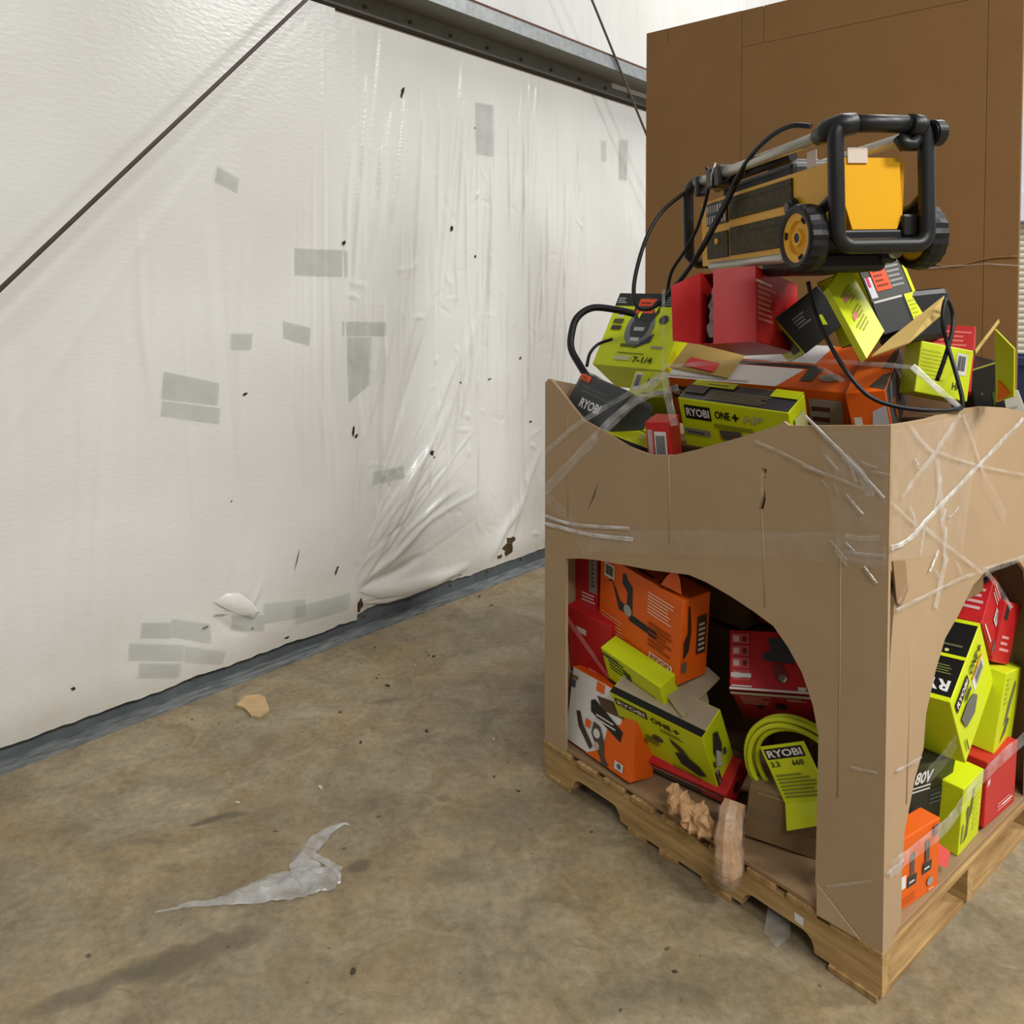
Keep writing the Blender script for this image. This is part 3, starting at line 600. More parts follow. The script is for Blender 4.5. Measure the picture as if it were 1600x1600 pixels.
def carton(name, label, c, rot, dims, fm, cat='box', group=None, bev=0.003, body=True, scale=1.0):
    """root at the bottom centre; fm: dict of face letters to materials, '*' for the rest"""
    Rm = PAL @ Matrix.Translation(c) @ Euler([R(v) for v in rot], 'XYZ').to_matrix().to_4x4()
    root = empty(name, Rm @ Matrix.Translation((0, 0, -dims[2] / 2))); tag(root, label, cat, group)
    if body:
        a, b, cc = dims; bm = bmesh.new()
        vs = [bm.verts.new((x, y, z)) for z in (0, cc) for y in (-b / 2, b / 2) for x in (-a / 2, a / 2)]
        ml = []; 
        for i, f in enumerate([(0, 2, 3, 1), (4, 5, 7, 6), (0, 1, 5, 4), (1, 3, 7, 5), (3, 2, 6, 7), (2, 0, 4, 6)]):
            m = fm.get(FIDX[i], fm['*'])
            if m not in ml: ml.append(m)
            bm.faces.new([vs[k] for k in f]).material_index = ml.index(m)
        bmesh.ops.bevel(bm, geom=list(bm.edges), offset=bev, segments=2, affect='EDGES', profile=0.5)
        from_bm('carton', bm, ml, root)
    root['dims'] = 0; del root['dims']
    return root, Print(dims)
def barcode(root, dims, f, x0, y0, x1, y1, name='barcode_label', vertical=True):
    p = Print(dims); p.rect(f, x0, y0, x1, y1, (214, 214, 208)); p.k = 6; rg = random.Random(int(x0 * 991)); x = x0 + (x1 - x0) * 0.14
    while x < x1 - (x1 - x0) * 0.16:
        w = (x1 - x0) * rg.uniform(0.03, 0.08); p.rect(f, x, y0 + (y1 - y0) * 0.2, x + w, y1 - (y1 - y0) * 0.12, (60, 60, 62)); p.k = 6; x += w + (x1 - x0) * rg.uniform(0.03, 0.07)
    p.k = 2; return p.build(name, root)
def sticker(root, dims, f, x0, y0, x1, y1, rgb, lines=3, name='price_sticker'):
    p = Print(dims); p.k = 8; p.rect(f, x0, y0, x1, y1, rgb); p.lines(f, x0 + (x1 - x0) * .12, y0 + (y1 - y0) * .15, x1 - (x1 - x0) * .1, y1 - (y1 - y0) * .1, lines, tuple(int(v * .55) for v in rgb)); return p.build(name, root)
def logo(p, f, x, y, w, h, rot=0, t='RYOBI'):
    p.rect(f, x, y, x + w, y + h, BLACK)
    if rot in (90, -90): p.text(f, t, x + w * .2, y + h * .06, w * .6, h * .88, WHITE, rot)
    else: p.text(f, t, x + w * .06, y + h * .2, w * .88, h * .6, WHITE, rot)
ALL = {'*': M_LIME}
PAIR = {}

# ---- left opening
root, p = carton('tool_box', 'orange chainsaw carton standing behind the arched opening on a lime box', (0.362, 0.150, 0.665), (3.5, 6.8, -6.6), (0.396, 0.120, 0.281), {'*': M_ORANGE})
D = p.d
p.poly('F', [(.11, .70), (.17, .72), (.27, .42), (.44, .44), (.43, .80), (.36, .86), (.34, .92), (.30, .90), (.30, .78), (.37, .70), (.36, .52), (.28, .54), (.24, .62), (.16, .76)], (48, 50, 48))
p.poly('F', [(.40, .46), (.72, .44), (.76, .40), (.72, .36), (.40, .37)], (34, 42, 42)); p.circ('F', .38, .48, .05, .07, (160, 160, 150))
p.lines('F', .62, .62, .92, .90, 7, (240, 190, 160), 3); p.lines('F', .04, .08, .42, .30, 5, (236, 150, 100), 5); p.rect('F', .66, .07, .93, .17, (226, 190, 168)); p.text('F', 'RIDGID', .68, .085, .23, .07, (150, 60, 20))
p.lines('F', .64, .24, .92, .55, 6, (150, 62, 14), 8)
p.rect('R', .55, .30, .88, .75, (62, 46, 36)); p.poly('R', [(.10, .30), (.28, .38), (.34, .62), (.26, .92), (.20, .92), (.22, .60), (.10, .50)], (52, 40, 30)); p.lines('R', .6, .34, .84, .7, 6, (190, 180, 168), 4); p.rect('R', .06, .14, .22, .26, (96, 96, 92))
p.circ('T', .72, .2, .04, .09, (40, 30, 24)); p.circ('T', .82, .18, .04, .09, (40, 30, 24)); p.rect('T', .40, .12, .62, .22, (60, 40, 26))
p.build('printed_artwork', root); barcode(root, D, 'F', .06, .74, .19, .92)
panel_obj('torn_tab', [(0.10, -0.06, 0.293), (0.18, -0.05, 0.293), (0.165, -0.045, 0.335), (0.14, -0.04, 0.355), (0.12, -0.05, 0.33)], 0.003, M_ORANGE, M_ORANGE, root)

root, p = carton('tool_box', 'lime carton with torn open flaps under the orange chainsaw carton', (0.377, 0.084, 0.465), (22, 6, -4), (0.275, 0.070, 0.145), {'*': M_LIME})
p.lines('F', .10, .50, .45, .9, 4, (70, 72, 20), 3); p.lines('F', .5, .1, .95, .6, 7, (150, 156, 30), 6); p.poly('F', [(.35, .75), (.48, .72), (.50, .3), (.42, .28), (.40, .6)], (60, 62, 30)); p.rect('F', .02, .8, .3, .9, (90, 92, 60))
p.rect('F', 0.0, 0.0, 1, .10, BLACK); p.build('printed_artwork', root)
rinv = root.matrix_world.inverted(); rl = lambda q: rinv @ (PAL @ Vector(q))
panel_obj('flap', [rl(q) for q in ((0.500, 0.055, 0.472), (0.590, 0.030, 0.440), (0.575, 0.235, 0.490), (0.525, 0.235, 0.510))], 0.004, M_GREYTAN, M_LIME, root)
panel_obj('flap', [rl(q) for q in ((0.480, 0.045, 0.445), (0.560, 0.035, 0.395), (0.590, 0.160, 0.440), (0.540, 0.200, 0.470))], 0.004, M_GREYTAN, M_GREYTAN, root)

root, p = carton('tool_box', 'large lime sander carton leaning on the red box near the pallet deck', (0.486, 0.108, 0.338), (27.4, 2.6, 5.0), (0.344, 0.110, 0.243), {'*': M_LIME, 'T': M_GREYTAN})
p.rect('T', 0, 0, 1, .22, BLACK)
logo(p, 'F', .04, .80, .36, .13); p.text('F', 'ONE', .44, .80, .22, .10, BLACK); p.text('F', '+', .68, .81, .07, .08, BLACK)
p.lines('F', .52, .70, .78, .77, 2, (90, 92, 24), 3); p.circ('F', .45, .50, .06, .055, (70, 70, 66)); p.poly('F', [(.62, .40), (.70, .46), (.86, .36), (.92, .22), (.84, .16), (.66, .22)], (46, 46, 42)); p.poly('F', [(.60, .66), (.72, .56), (.78, .42), (.70, .44), (.62, .56)], (60, 60, 50))
p.lines('F', .10, .28, .40, .36, 2, (60, 62, 20), 2); p.lines('F', .55, .05, .95, .14, 3, (110, 114, 26), 7); p.rect('F', .30, .34, .44, .46, (120, 126, 30))
p.poly('R', [(.22, .62), (.42, .88), (.60, .82), (.62, .58), (.48, .42), (.30, .44)], (58, 56, 48)); p.poly('R', [(.18, .40), (.34, .62), (.50, .50), (.40, .30)], (196, 194, 186)); p.circ('R', .66, .44, .07, .06, (80, 78, 72))
p.rect('R', .06, .05, .22, .34, BLACK); p.text('R', 'RYOBI', .09, .07, .10, .30, WHITE, 90); p.lines('R', .10, .40, .16, .66, 1, (60, 60, 40)); p.build('printed_artwork', root)

root, p = carton('tool_box', 'white and orange carton with tool pictures standing on the pallet deck', (0.239, 0.090, 0.268), (-9, -1.0, -4.8), (0.335, 0.10, 0.250), {'*': M_ORANGE, 'F': M_WHITE})
p.poly('F', [(.56, 0), (1, 0), (1, 1), (.82, 1), (.80, .62), (.62, .50)], ORANGE); p.poly('F', [(.34, .0), (.58, .0), (.66, .30), (.50, .12)], ORANGE)
p.poly('F', [(.42, .80), (.78, .86), (.84, .70), (.52, .66)], (92, 66, 46)); p.rect('F', .40, .86, .52, .98, ORANGE); p.poly('F', [(.34, .70), (.40, .74), (.84, .54), (.82, .40), (.36, .56)], (40, 36, 34)); p.lines('F', .44, .5, .76, .60, 2, (200, 196, 190), 3)
p.poly('F', [(.14, .46), (.20, .48), (.26, .34), (.44, .14), (.40, .08), (.20, .28)], (70, 52, 40)); p.poly('F', [(.42, .46), (.52, .44), (.60, .28), (.62, .10), (.70, .02), (.60, .0), (.50, .16), (.40, .30)], (74, 72, 68)); p.circ('F', .48, .33, .05, .06, (216, 210, 204)); p.circ('F', .50, .18, .04, .05, (190, 170, 150)); p.rect('F', .30, .34, .38, .44, ORANGE)
p.rect('F', .02, .86, .12, .90, (120, 112, 40)); p.rect('F', .02, .74, .09, .84, (84, 80, 100)); p.rect('F', .78, .06, .90, .16, (206, 206, 200)); p.circ('F', .84, .11, .03, .035, (50, 90, 130)); p.build('printed_artwork', root)

root, p = carton('tool_box', 'flat red carton squeezed under the lime sander carton', (0.500, 0.163, 0.214), (37.2, -2.0, 5.3), (0.367, 0.122, 0.067), {'*': M_RED})
p.rect('F', .08, .1, .72, .62, (70, 74, 74)); p.lines('F', .12, .16, .68, .56, 3, (120, 124, 120), 2); p.rect('F', .03, .62, .9, .74, (214, 180, 178)); p.circ('R', .4, .5, .14, .26, (60, 20, 20)); p.build('printed_artwork', root)  # pale pink strip paints the highlight along the upper front edge

root, p = carton('tool_box', 'red tool carton with white base edge lying tilted in the arch', (0.706, 0.333, 0.512), (-40.7, -6.1, 29.1), (0.226, 0.300, 0.178), {'*': M_RED})
for i in range(4):
    p.rect('F', .03, .16 + .20 * i, .26, .33 + .20 * i, (204, 84, 82)); p.rect('F', .05, .19 + .20 * i, .13, .29 + .20 * i, (230, 190, 186)); p.circ('F', .20, .24 + .20 * i, .03, .05, (110, 40, 40))
p.rect('F', .02, .20, .28, .27, WHITE); p.lines('F', .03, .05, .3, .1, 1, WHITE); p.poly('F', [(.50, .86), (.74, .90), (.80, .70), (.86, .58), (.80, .46), (.44, .50), (.44, .62), (.54, .66)], (66, 66, 70)); p.poly('F', [(.54, .44), (.66, .46), (.74, .28), (.66, .14), (.58, .20)], (120, 50, 46)); p.circ('F', .68, .22, .05, .06, (226, 220, 214)); p.rect('F', .86, .04, .96, .1, WHITE)
p.rect('F', .0, .0, 1, .035, WHITE); p.rect('B', .0, .92, 1, 1, (220, 214, 200)); p.lines('B', .1, .62, .5, .9, 5, (226, 160, 150), 9); p.rect('B', .52, .52, .66, .66, (40, 40, 40)); p.rect('B', .28, .46, .36, .6, (50, 44, 40)); p.lines('B', .7, .8, .95, .9, 2, (226, 200, 190)); p.build('printed_artwork', root)

root, p = carton('tool_box', 'red carton with grey side strip wedged in the upper corner of the arch', (0.072, 0.230, 0.712), (1.2, 0.8, -0.4), (0.112, 0.19, 0.226), {'*': M_RED})
p.rect('F', .62, .25, .98, 1, (150, 150, 142)); p.lines('F', .74, .35, .86, .95, 9, (70, 72, 70)); p.lines('F', .30, .08, .96, .24, 3, (232, 210, 204), 3); p.build('printed_artwork', root)
root, p = carton('tool_box', 'red carton with faint white lettering above the white and orange box', (0.126, 0.165, 0.487), (9, 4.0, 3), (0.205, 0.14, 0.250), {'*': M_RED})
p.lines('F', .45, .04, .9, .20, 3, (226, 190, 186), 3); p.rect('F', .22, .66, .44, .75, (206, 196, 190)); p.poly('F', [(0, .72), (0, .86), (.98, .20), (.98, .10)], (214, 116, 112)); p.build('printed_artwork', root)
root, p = carton('tool_box', 'dark red carton lying deep inside behind the orange chainsaw carton', (0.70, 0.64, 0.700), (0, 3, 10), (0.36, 0.20, 0.24), {'*': M_RED})
p.lines('F', .1, .2, .5, .5, 3, (200, 150, 140)); p.build('printed_artwork', root)

# hose coil with hang card
HC = PAL @ Matrix.Translation((0.905, 0.150, 0.372)) @ Euler((R(8), R(0), R(14)), 'XYZ').to_matrix().to_4x4()
hose = empty('hose_coil', HC @ Matrix.Translation((0, 0, -0.15))); tag(hose, 'coiled lime hose with a hanging lime product card', 'hose')
for i, (r_, y_) in enumerate(((0.152, 0.0), (0.138, -0.010), (0.149, 0.016), (0.134, 0.018), (0.122, 0.004))):
    tube_obj('hose_turn', [(r_ * math.cos(a), y_ + 0.003 * math.sin(3 * a + i), 0.15 + r_ * math.sin(a)) for a in [2 * math.pi * k / 48 for k in range(48)]], 0.0075, mat('lime_rubber', (198, 206, 30), 0.42), hose, 8, True)
cd = [(-0.072, -0.055, 0.245), (0.085, -0.050, 0.300), (0.085, -0.045, 0.155), (-0.052, -0.066, 0.115)]
CW = (0.150, 0.004, 0.150)
croot_m = Matrix.Translation((0.040, -0.062, 0.118)) @ Euler((R(-4), R(-30), R(-8)), 'XYZ').to_matrix().to_4x4()
bm = bmesh.new(); bm_box(bm, -.075, -.002, 0, .075, .002, .150, 0); from_bm('product_card', bm, M_LIME, hose, croot_m)
pc = Print(CW); pc.rect('F', .06, .76, .92, .95, BLACK); pc.text('F', 'RYOBI', .10, .79, .78, .13, WHITE); pc.text('F', '3.3', .08, .62, .20, .10, (70, 74, 30)); pc.text('F', '660', .56, .62, .26, .10, (70, 74, 30)); pc.lines('F', .08, .08, .92, .52, 7, (128, 132, 60), 4)
o = pc.build('printed_artwork', hose); o.matrix_local = croot_m
pm = croot_m @ Vector((-.075, 0, 0)); qm = croot_m @ Vector((.075, 0, 0))
panel_obj('folded_card', [pm, qm, qm + Vector((-0.004, -0.030, -0.055)), pm + Vector((0.012, -0.030, -0.062))], -0.003, M_LIME, M_LIME, hose)

# kraft carton, wrapped stick, crumpled paper, black pouch
root, p = carton('kraft_carton', 'plain brown kraft carton on the slip sheet below the hose coil', (0.845, 0.215, 0.222), (0, 6, 28), (0.235, 0.20, 0.15), {'*': M_BRAUN})
p.rect('F', .0, .42, 1, .56, (118, 98, 70)); p.lines('F', .1, .9, .9, .97, 1, (152, 128, 92)); p.build('packing_tape', root)
root, p = carton('tool_box', 'small black carton at the foot of the arch beside the kraft carton', (1.040, 0.250, 0.245), (0, -6, 6), (0.130, 0.14, 0.20), {'*': M_BLACK})
p.lines('F', .1, .3, .6, .6, 3, (110, 112, 110)); p.poly('F', [(.05, .85), (.15, .9), (.12, .7)], LGREY); p.build('printed_artwork', root)
def crumple_mesh(name, axis, radii, m, seg=18, jit=0.25, fr=40, label=None, cat=None, mwf=PAL, seed=0, parent=None):
    pts = catmull(axis, 5); n = len(pts); rad = np.interp(np.linspace(0, 1, n), np.linspace(0, 1, len(radii)), radii); bm = bmesh.new(); rings = []
    for i, q in enumerate(pts):
        t = (pts[min(i + 1, n - 1)] - pts[max(i - 1, 0)]).normalized(); a = t.cross(Vector((0.3, -0.8, 0.5))).normalized(); b_ = t.cross(a); ring = []
        for k in range(seg):
            an = 2 * math.pi * k / seg; dr_ = a * math.cos(an) + b_ * math.sin(an)
            f = 1 + jit * (noise.noise((q + dr_ * rad[i]) * fr + Vector((seed, 0, 0))) * 1.6 + 0.5 * noise.noise((q + dr_ * rad[i]) * fr * 2.7))
            ring.append(bm.verts.new(q + dr_ * rad[i] * max(0.2, f)))
        rings.append(ring)
    for i in range(n - 1):
        for k in range(seg): bm.faces.new((rings[i][k], rings[i][(k + 1) % seg], rings[i + 1][(k + 1) % seg], rings[i + 1][k]))
    bm.faces.new(rings[0][::-1]); bm.faces.new(rings[-1]); bmesh.ops.recalc_face_normals(bm, faces=bm.faces)
    o = from_bm(name, bm, m, parent)
    if parent is None: o.matrix_world = mwf
    if label: tag(o, label, cat)
    return o
M_PAPER = mat('crumpled_kraft_paper', (196, 156, 112), 0.8, 0.2, 0.2, 30, bump=0.6, bscale=70)
crumple_mesh('crumpled_paper', [(0.585, 0.0, 0.245), (0.600, -0.012, 0.215), (0.635, -0.014, 0.196), (0.675, -0.016, 0.188), (0.715, -0.012, 0.180), (0.735, -0.010, 0.165)], [0.012, 0.030, 0.030, 0.036, 0.034, 0.012], M_PAPER, jit=0.55, fr=45, label='crumpled kraft packing paper stuck between the red box and the deck', cat='paper')
wr = empty('wrapped_bundle', PAL @ Matrix.Translation((0.80, -0.02, 0.16))); tag(wr, 'kraft paper roll in clear film poking out over the pallet edge', 'bundle')
crumple_mesh('paper_roll', [(-0.020, 0.045, 0.115), (-0.012, 0.02, 0.075), (0.0, -0.008, 0.02), (0.006, -0.016, -0.04), (0.008, -0.017, -0.075)], [0.030, 0.037, 0.039, 0.038, 0.020], mat('wrapping_paper', (190, 152, 116), 0.5, 0.5, 0.25, 20, stretch=(6, 6, 1)), seg=9, jit=0.14, fr=22, parent=wr)
crumple_mesh('film_wrap', [(-0.016, 0.035, 0.10), (-0.004, 0.0, 0.03), (0.006, -0.017, -0.05), (0.010, -0.018, -0.082)], [0.041, 0.043, 0.041, 0.024], M_FILM_T, seg=9, jit=0.15, fr=22, parent=wr)

# ---- right opening
root, p = carton('tool_box', 'red carton with grey stripe at the top of the side opening', (1.055, 0.817, 0.712), (-52.3, -1.7, 5.2), (0.201, 0.182, 0.181), {'*': M_RED})
p.lines('F', .55, .25, .95, .75, 4, (216, 170, 168), 4); p.rect('F', .70, .8, .92, .92, (70, 60, 70)); p.poly('R', [(.72, .02), (.80, .02), (.92, .98), (.84, .98)], (90, 100, 98)); p.lines('R', .1, .70, .6, .95, 3, (236, 190, 188), 2); p.lines('R', .10, .05, .6, .15, 1, (236, 200, 196)); p.rect('R', .42, .40, .62, .66, (206, 204, 198)); p.rect('R', .46, .44, .58, .62, (150, 150, 150)); p.build('printed_artwork', root)
root, p = carton('tool_box', 'dull red carton under film beyond the grey striped red box', (1.080, 0.893, 0.66), (-20, 3, -4), (0.18, 0.12, 0.19), {'*': M_RED})
p.rect('R', .1, .7, .3, .95, (44, 44, 44)); p.lines('R', .2, .2, .8, .5, 3, (222, 150, 148)); p.build('printed_artwork', root)
root, p = carton('tool_box', 'lime carton with black front standing steeply tilted in the side opening', (1.087, 0.580, 0.563), (-64.5, -3.6, 5.0), (0.201, 0.224, 0.313), {'*': M_LIME, 'F': M_BLACK})
D = p.d
p.rect('F', .0, .0, 1, .05, LIME); p.rect('F', 0, .955, 1, 1, LIME); p.rect('F', .0, .50, 1, .54, LIME); p.lines('F', .5, .30, .92, .42, 4, (110, 114, 60), 3); p.text('F', 'RYOBI', .20, .10, .72, .13, WHITE, 180); p.lines('F', .5, .64, .92, .70, 1, (90, 92, 70)); p.circ('F', .72, .58, .03, .02, (196, 200, 120))
p.rect('R', .12, .06, .26, .44, BLACK); p.text('R', 'RYOBI', .15, .09, .08, .32, WHITE, 90); p.text('R', 'ONE', .12, .50, .12, .26, BLACK, 90); p.text('R', '+', .12, .78, .11, .08, BLACK, 90)
p.poly('R', [(.40, .10), (.62, .16), (.70, .40), (.60, .54), (.46, .46), (.40, .30)], (104, 104, 98)); p.rect('R', .30, .28, .36, .44, (70, 72, 40)); p.lines('R', .72, .08, .9, .14, 1, (80, 80, 40)); p.build('printed_artwork', root)
o = barcode(root, D, 'R', .34, .52, .52, .86); sticker(root, D, 'R', .29, .52, .33, .86, (240, 150, 20), 1, 'orange_strip')
root, p = carton('tool_box', 'lime carton with vertical pattern beside the tilted black fronted box', (1.088, 0.848, 0.440), (-13.0, 4.5, 6.1), (0.201, 0.219, 0.239), {'*': M_LIME})
p.poly('R', [(.30, .30), (.44, .36), (.70, .80), (.60, .86), (.40, .60)], (110, 112, 84)); p.poly('R', [(.22, .1), (.46, .2), (.6, .36), (.5, .4)], (92, 94, 80)); p.lines('R', .1, .6, .3, .95, 6, (176, 182, 40)); p.build('printed_artwork', root)
root, p = carton('tool_box', 'black battery tool carton with white lettering leaning on the orange carton', (1.040, 0.405, 0.338), (-11.7, 3.8, -3.8), (0.215, 0.276, 0.172), {'*': M_BLACK})
p.rect('R', 0, 0, 1, .55, (34, 35, 33)); p.text('R', '80V', .18, .68, .36, .2, (214, 212, 206), 0, .15); p.lines('R', .12, .56, .72, .68, 2, (196, 196, 190), 2); p.text('R', 'O', .02, .12, .14, .22, (222, 222, 218)); p.rect('R', .0, .04, .16, .09, (214, 110, 50)); p.lines('R', .55, .3, .9, .5, 3, (70, 72, 66)); p.build('printed_artwork', root)
root, p = carton('tool_box', 'orange carton printed with two drills beside the corner post', (1.172, 0.223, 0.2315), (-2.3, -0.2, -5.1), (0.055, 0.217, 0.183), {'*': M_ORANGE})
p.rect('R', .0, .30, .26, .48, (222, 220, 214)); p.lines('R', .1, .06, .5, .18, 5, (176, 84, 26), 4)
for (x, y) in ((.34, .28), (.66, .34)):
    p.rect('R', x, y + .16, x + .09, y + .46, (92, 84, 74)); p.poly('R', [(x - .06, y), (x + .13, y), (x + .15, y + .14), (x - .04, y + .16)], (60, 60, 58)); p.lines('R', x - .02, y + .05, x + .1, y + .1, 1, (226, 226, 220))
p.circ('R', .78, .18, .07, .06, (150, 150, 146)); p.lines('R', .74, .06, .86, .1, 1, (230, 190, 160)); p.rect('R', .82, .80, .92, .96, (110, 96, 84)); p.build('printed_artwork', root)
sh_m = PAL
root, p = carton('tool_box', 'lime carton with a drill picture standing upright between orange and red boxes', (1.158, 0.554, 0.240), (-0.5, 3.5, 2.2), (0.085, 0.154, 0.197), {'*': M_LIME})
p.poly('R', [(.20, .14), (.36, .20), (.40, .42), (.52, .52), (.56, .84), (.48, .86), (.40, .62), (.28, .66), (.22, .60), (.28, .40)], (104, 106, 50)); p.rect('R', .06, .16, .16, .44, (150, 152, 90)); p.lines('R', .6, .2, .9, .9, 9, (200, 206, 50), 3); p.build('printed_artwork', root)
root, p = carton('tool_box', 'plain red carton with white script at the far end of the deck', (1.155, 0.768, 0.2415), (-3.4, 0.8, 0.0), (0.095, 0.235, 0.194), {'*': M_RED})
p.text('R', 'M', .02, .62, .10, .10, WHITE, 0, .3); p.lines('R', .40, .10, .92, .24, 3, (226, 150, 150), 7); p.lines('R', .55, .14, .9, .2, 1, (236, 220, 216)); p.build('printed_artwork', root)
tg = panel_obj('hang_tag', [(1.203, 0.335, 0.245), (1.207, 0.400, 0.195), (1.206, 0.385, 0.155), (1.203, 0.330, 0.190)], 0.0012, mat('pink_card', (232, 88, 84), 0.5), mat('pink_card', (232, 88, 84), 0.5)); tg.matrix_world = PAL
tag(tg, 'pinkish red hang tag dangling next to the orange drill carton', 'tag')

# hidden middle of the load: plain cartons that carry the pile
for (nm, lab, c, d) in (('kraft_carton', 'plain brown carton in the lower middle of the load beside the pallet rear', (0.33, 0.70, 0.345), (0.50, 0.50, 0.40)),
                        ('kraft_carton', 'plain brown carton at the lower rear of the load behind the black box', (0.735, 0.74, 0.325), (0.28, 0.46, 0.36)),
                        ('kraft_carton', 'plain brown carton stacked at the rear under the orange top box', (0.28, 0.70, 0.86), (0.44, 0.46, 0.60)),
                        ('kraft_carton', 'plain brown carton at the upper rear near the side opening', (0.70, 0.74, 1.03), (0.34, 0.44, 0.34)),
                        ('kraft_carton', 'plain brown carton above the arch behind the uncut front panel', (0.26, 0.21, 0.985), (0.44, 0.34, 0.24)),
                        ('kraft_carton', 'plain brown carton above the arch under the long lime box', (0.70, 0.25, 1.03), (0.38, 0.36, 0.26)),
                        ('kraft_carton', 'plain brown carton over the side opening near the corner', (1.05, 0.36, 1.05), (0.28, 0.56, 0.40)),
                        ('kraft_carton', 'plain brown carton over the side opening near the far corner', (1.05, 0.82, 1.10), (0.26, 0.34, 0.44))):
    root, p = carton(nm, lab, c, (0, 0, 0), d, {'*': M_BRAUN}, group='plain cartons inside the load'); p.rect('F', .46, 0, .54, 1, (140, 118, 86)); p.rect('R', 0, .46, 1, .54, (140, 118, 86)); p.rect('T', 0, .46, 1, .54, (140, 118, 86)); p.build('packing_tape', root)

# ---- top of the pile
root, p = carton('tool_box', 'lime circular saw carton leaning back at the left end of the pile', (-0.075, 0.655, 1.520), (-32.5, 1.1, 7.4), (0.348, 0.200, 0.344), {'*': M_LIME})
D = p.d
p.rect('F', 0, .82, 1, 1, (40, 42, 42)); p.lines('F', .70, .84, .97, .97, 4, (120, 122, 118), 4); p.lines('F', .02, .86, .16, .95, 3, (170, 172, 170)); p.circ('F', .47, .52, .19, .26, (120, 122, 124)); p.circ('F', .47, .54, .13, .18, (64, 66, 64)); p.poly('F', [(.30, .78), (.40, .96), (.62, .94), (.66, .74), (.60, .60), (.36, .62)], (52, 54, 52)); p.poly('F', [(.48, .24), (.68, .34), (.70, .46), (.56, .34)], (60, 62, 80)); p.rect('F', .40, .48, .54, .53, (180, 182, 180)); p.rect('F', .40, .34, .52, .39, (186, 188, 186)); p.circ('F', .76, .64, .06, .06, (62, 64, 80)); p.rect('F', .30, .26, .52, .30, (90, 96, 50)); p.poly('F', [(.38, .70), (.44, .76), (.42, .64)], LIME); p.poly('F', [(.58, .78), (.64, .82), (.62, .72)], LIME)
p.rect('F', .08, .57, .22, .63, (80, 84, 50)); p.rect('F', .08, .48, .22, .54, (60, 62, 50)); p.lines('F', .3, .17, .68, .20, 1, (120, 126, 30)); p.rect('F', .28, .08, .50, .14, (196, 198, 150)); p.text('F', '7-1/4', .54, .06, .26, .08, (60, 62, 30)); p.lines('F', .72, .26, .88, .32, 1, (150, 152, 150)); p.build('printed_artwork', root)
barcode(root, D, 'F', .10, .66, .18, .80); sticker(root, D, 'F', .34, .72, .58, .92, (226, 84, 44), 3)
root, p = carton('tool_bag', 'dark grey tool carton with white lettering tucked inside the bulk box rim', (0.160, 0.150, 1.309), (-24.6, 12.7, -0.7), (0.239, 0.176, 0.170), {'*': M_GREY}, bev=0.02)
p.text('F', 'RYOBI', .28, .30, .40, .20, (222, 222, 220)); p.lines('F', .2, .6, .9, .8, 2, (86, 88, 90)); p.build('printed_artwork', root); sticker(root, p.d, 'T', .08, .05, .30, .30, (226, 90, 50), 2); sticker(root, p.d, 'F', .08, .82, .28, .95, (226, 90, 50), 2)
root, p = carton('tool_box', 'small lime carton with a barcode below the saw carton', (0.165, 0.408, 1.345), (-36.8, -1.9, 12.6), (0.153, 0.150, 0.107), {'*': M_LIME})
p.text('F', 'HP', .40, .50, .30, .20, (50, 52, 30), 0, .2); p.lines('F', .35, .1, .6, .2, 1, (60, 62, 30)); p.rect('F', .66, .05, .96, .22, (150, 152, 140)); p.build('printed_artwork', root); barcode(root, p.d, 'F', .06, .25, .24, .92)
root, p = carton('tool_box', 'lime carton with dark front edge half sunk behind the scooped panel', (0.238, 0.168, 1.181), (6.6, 18.4, 31.5), (0.159, 0.241, 0.149), {'*': M_LIME, 'F': M_GREY})
p.rect('T', .1, .72, .6, .84, BLACK); p.text('T', 'RYOBI', .14, .74, .42, .08, WHITE); p.lines('T', .05, .55, .9, .62, 1, (70, 72, 30)); p.rect('T', .70, .2, .76, .5, (196, 198, 140)); p.lines('F', .1, .6, .9, .9, 3, (140, 142, 140)); p.build('printed_artwork', root)
root, p = carton('tool_box', 'small red carton with barcode standing left of the long lime box', (0.466, 0.085, 1.250), (8, -2.5, 20.1), (0.077, 0.100, 0.150), {'*': M_RED})
p.rect('F', .08, .12, .28, .84, (176, 160, 156)); p.build('printed_artwork', root); barcode(root, p.d, 'F', .36, .14, .86, .80)
root, p = carton('tool_box', 'long lime impact driver carton lying behind the scooped panel', (0.598, 0.311, 1.309), (22.9, 2.4, 8.4), (0.372, 0.122, 0.179), {'*': M_LIME, 'T': M_GREY})
logo(p, 'F', .05, .60, .25, .28); p.text('F', 'ONE', .34, .68, .14, .16, BLACK); p.text('F', '+', .50, .68, .06, .15, BLACK); p.text('F', 'HP', .60, .68, .18, .16, (176, 178, 120), 0, .25); p.lines('F', .32, .50, .80, .60, 2, (110, 114, 40), 5); p.rect('F', .02, .28, .27, .40, (130, 130, 124)); p.lines('F', .05, .31, .22, .37, 1, (60, 60, 60)); p.poly('F', [(.36, .46), (.56, .48), (.58, .34), (.50, .26), (.38, .28)], (84, 84, 76)); p.poly('F', [(.46, .28), (.50, .36), (.54, .26)], (226, 90, 40))
p.poly('T', [(.0, .3), (.0, .9), (.2, .9), (.2, .3)], (86, 70, 66)); p.lines('T', .25, .1, .8, .6, 5, (120, 110, 80), 4); p.rect('T', .02, .70, .42, 1.0, LIME); p.rect('T', .76, .60, 1.0, 1.0, LIME); p.lines('T', .16, .8, .36, .9, 1, (70, 72, 30)); p.rect('R', .2, .2, .8, .8, (210, 214, 150)); p.build('printed_artwork', root)
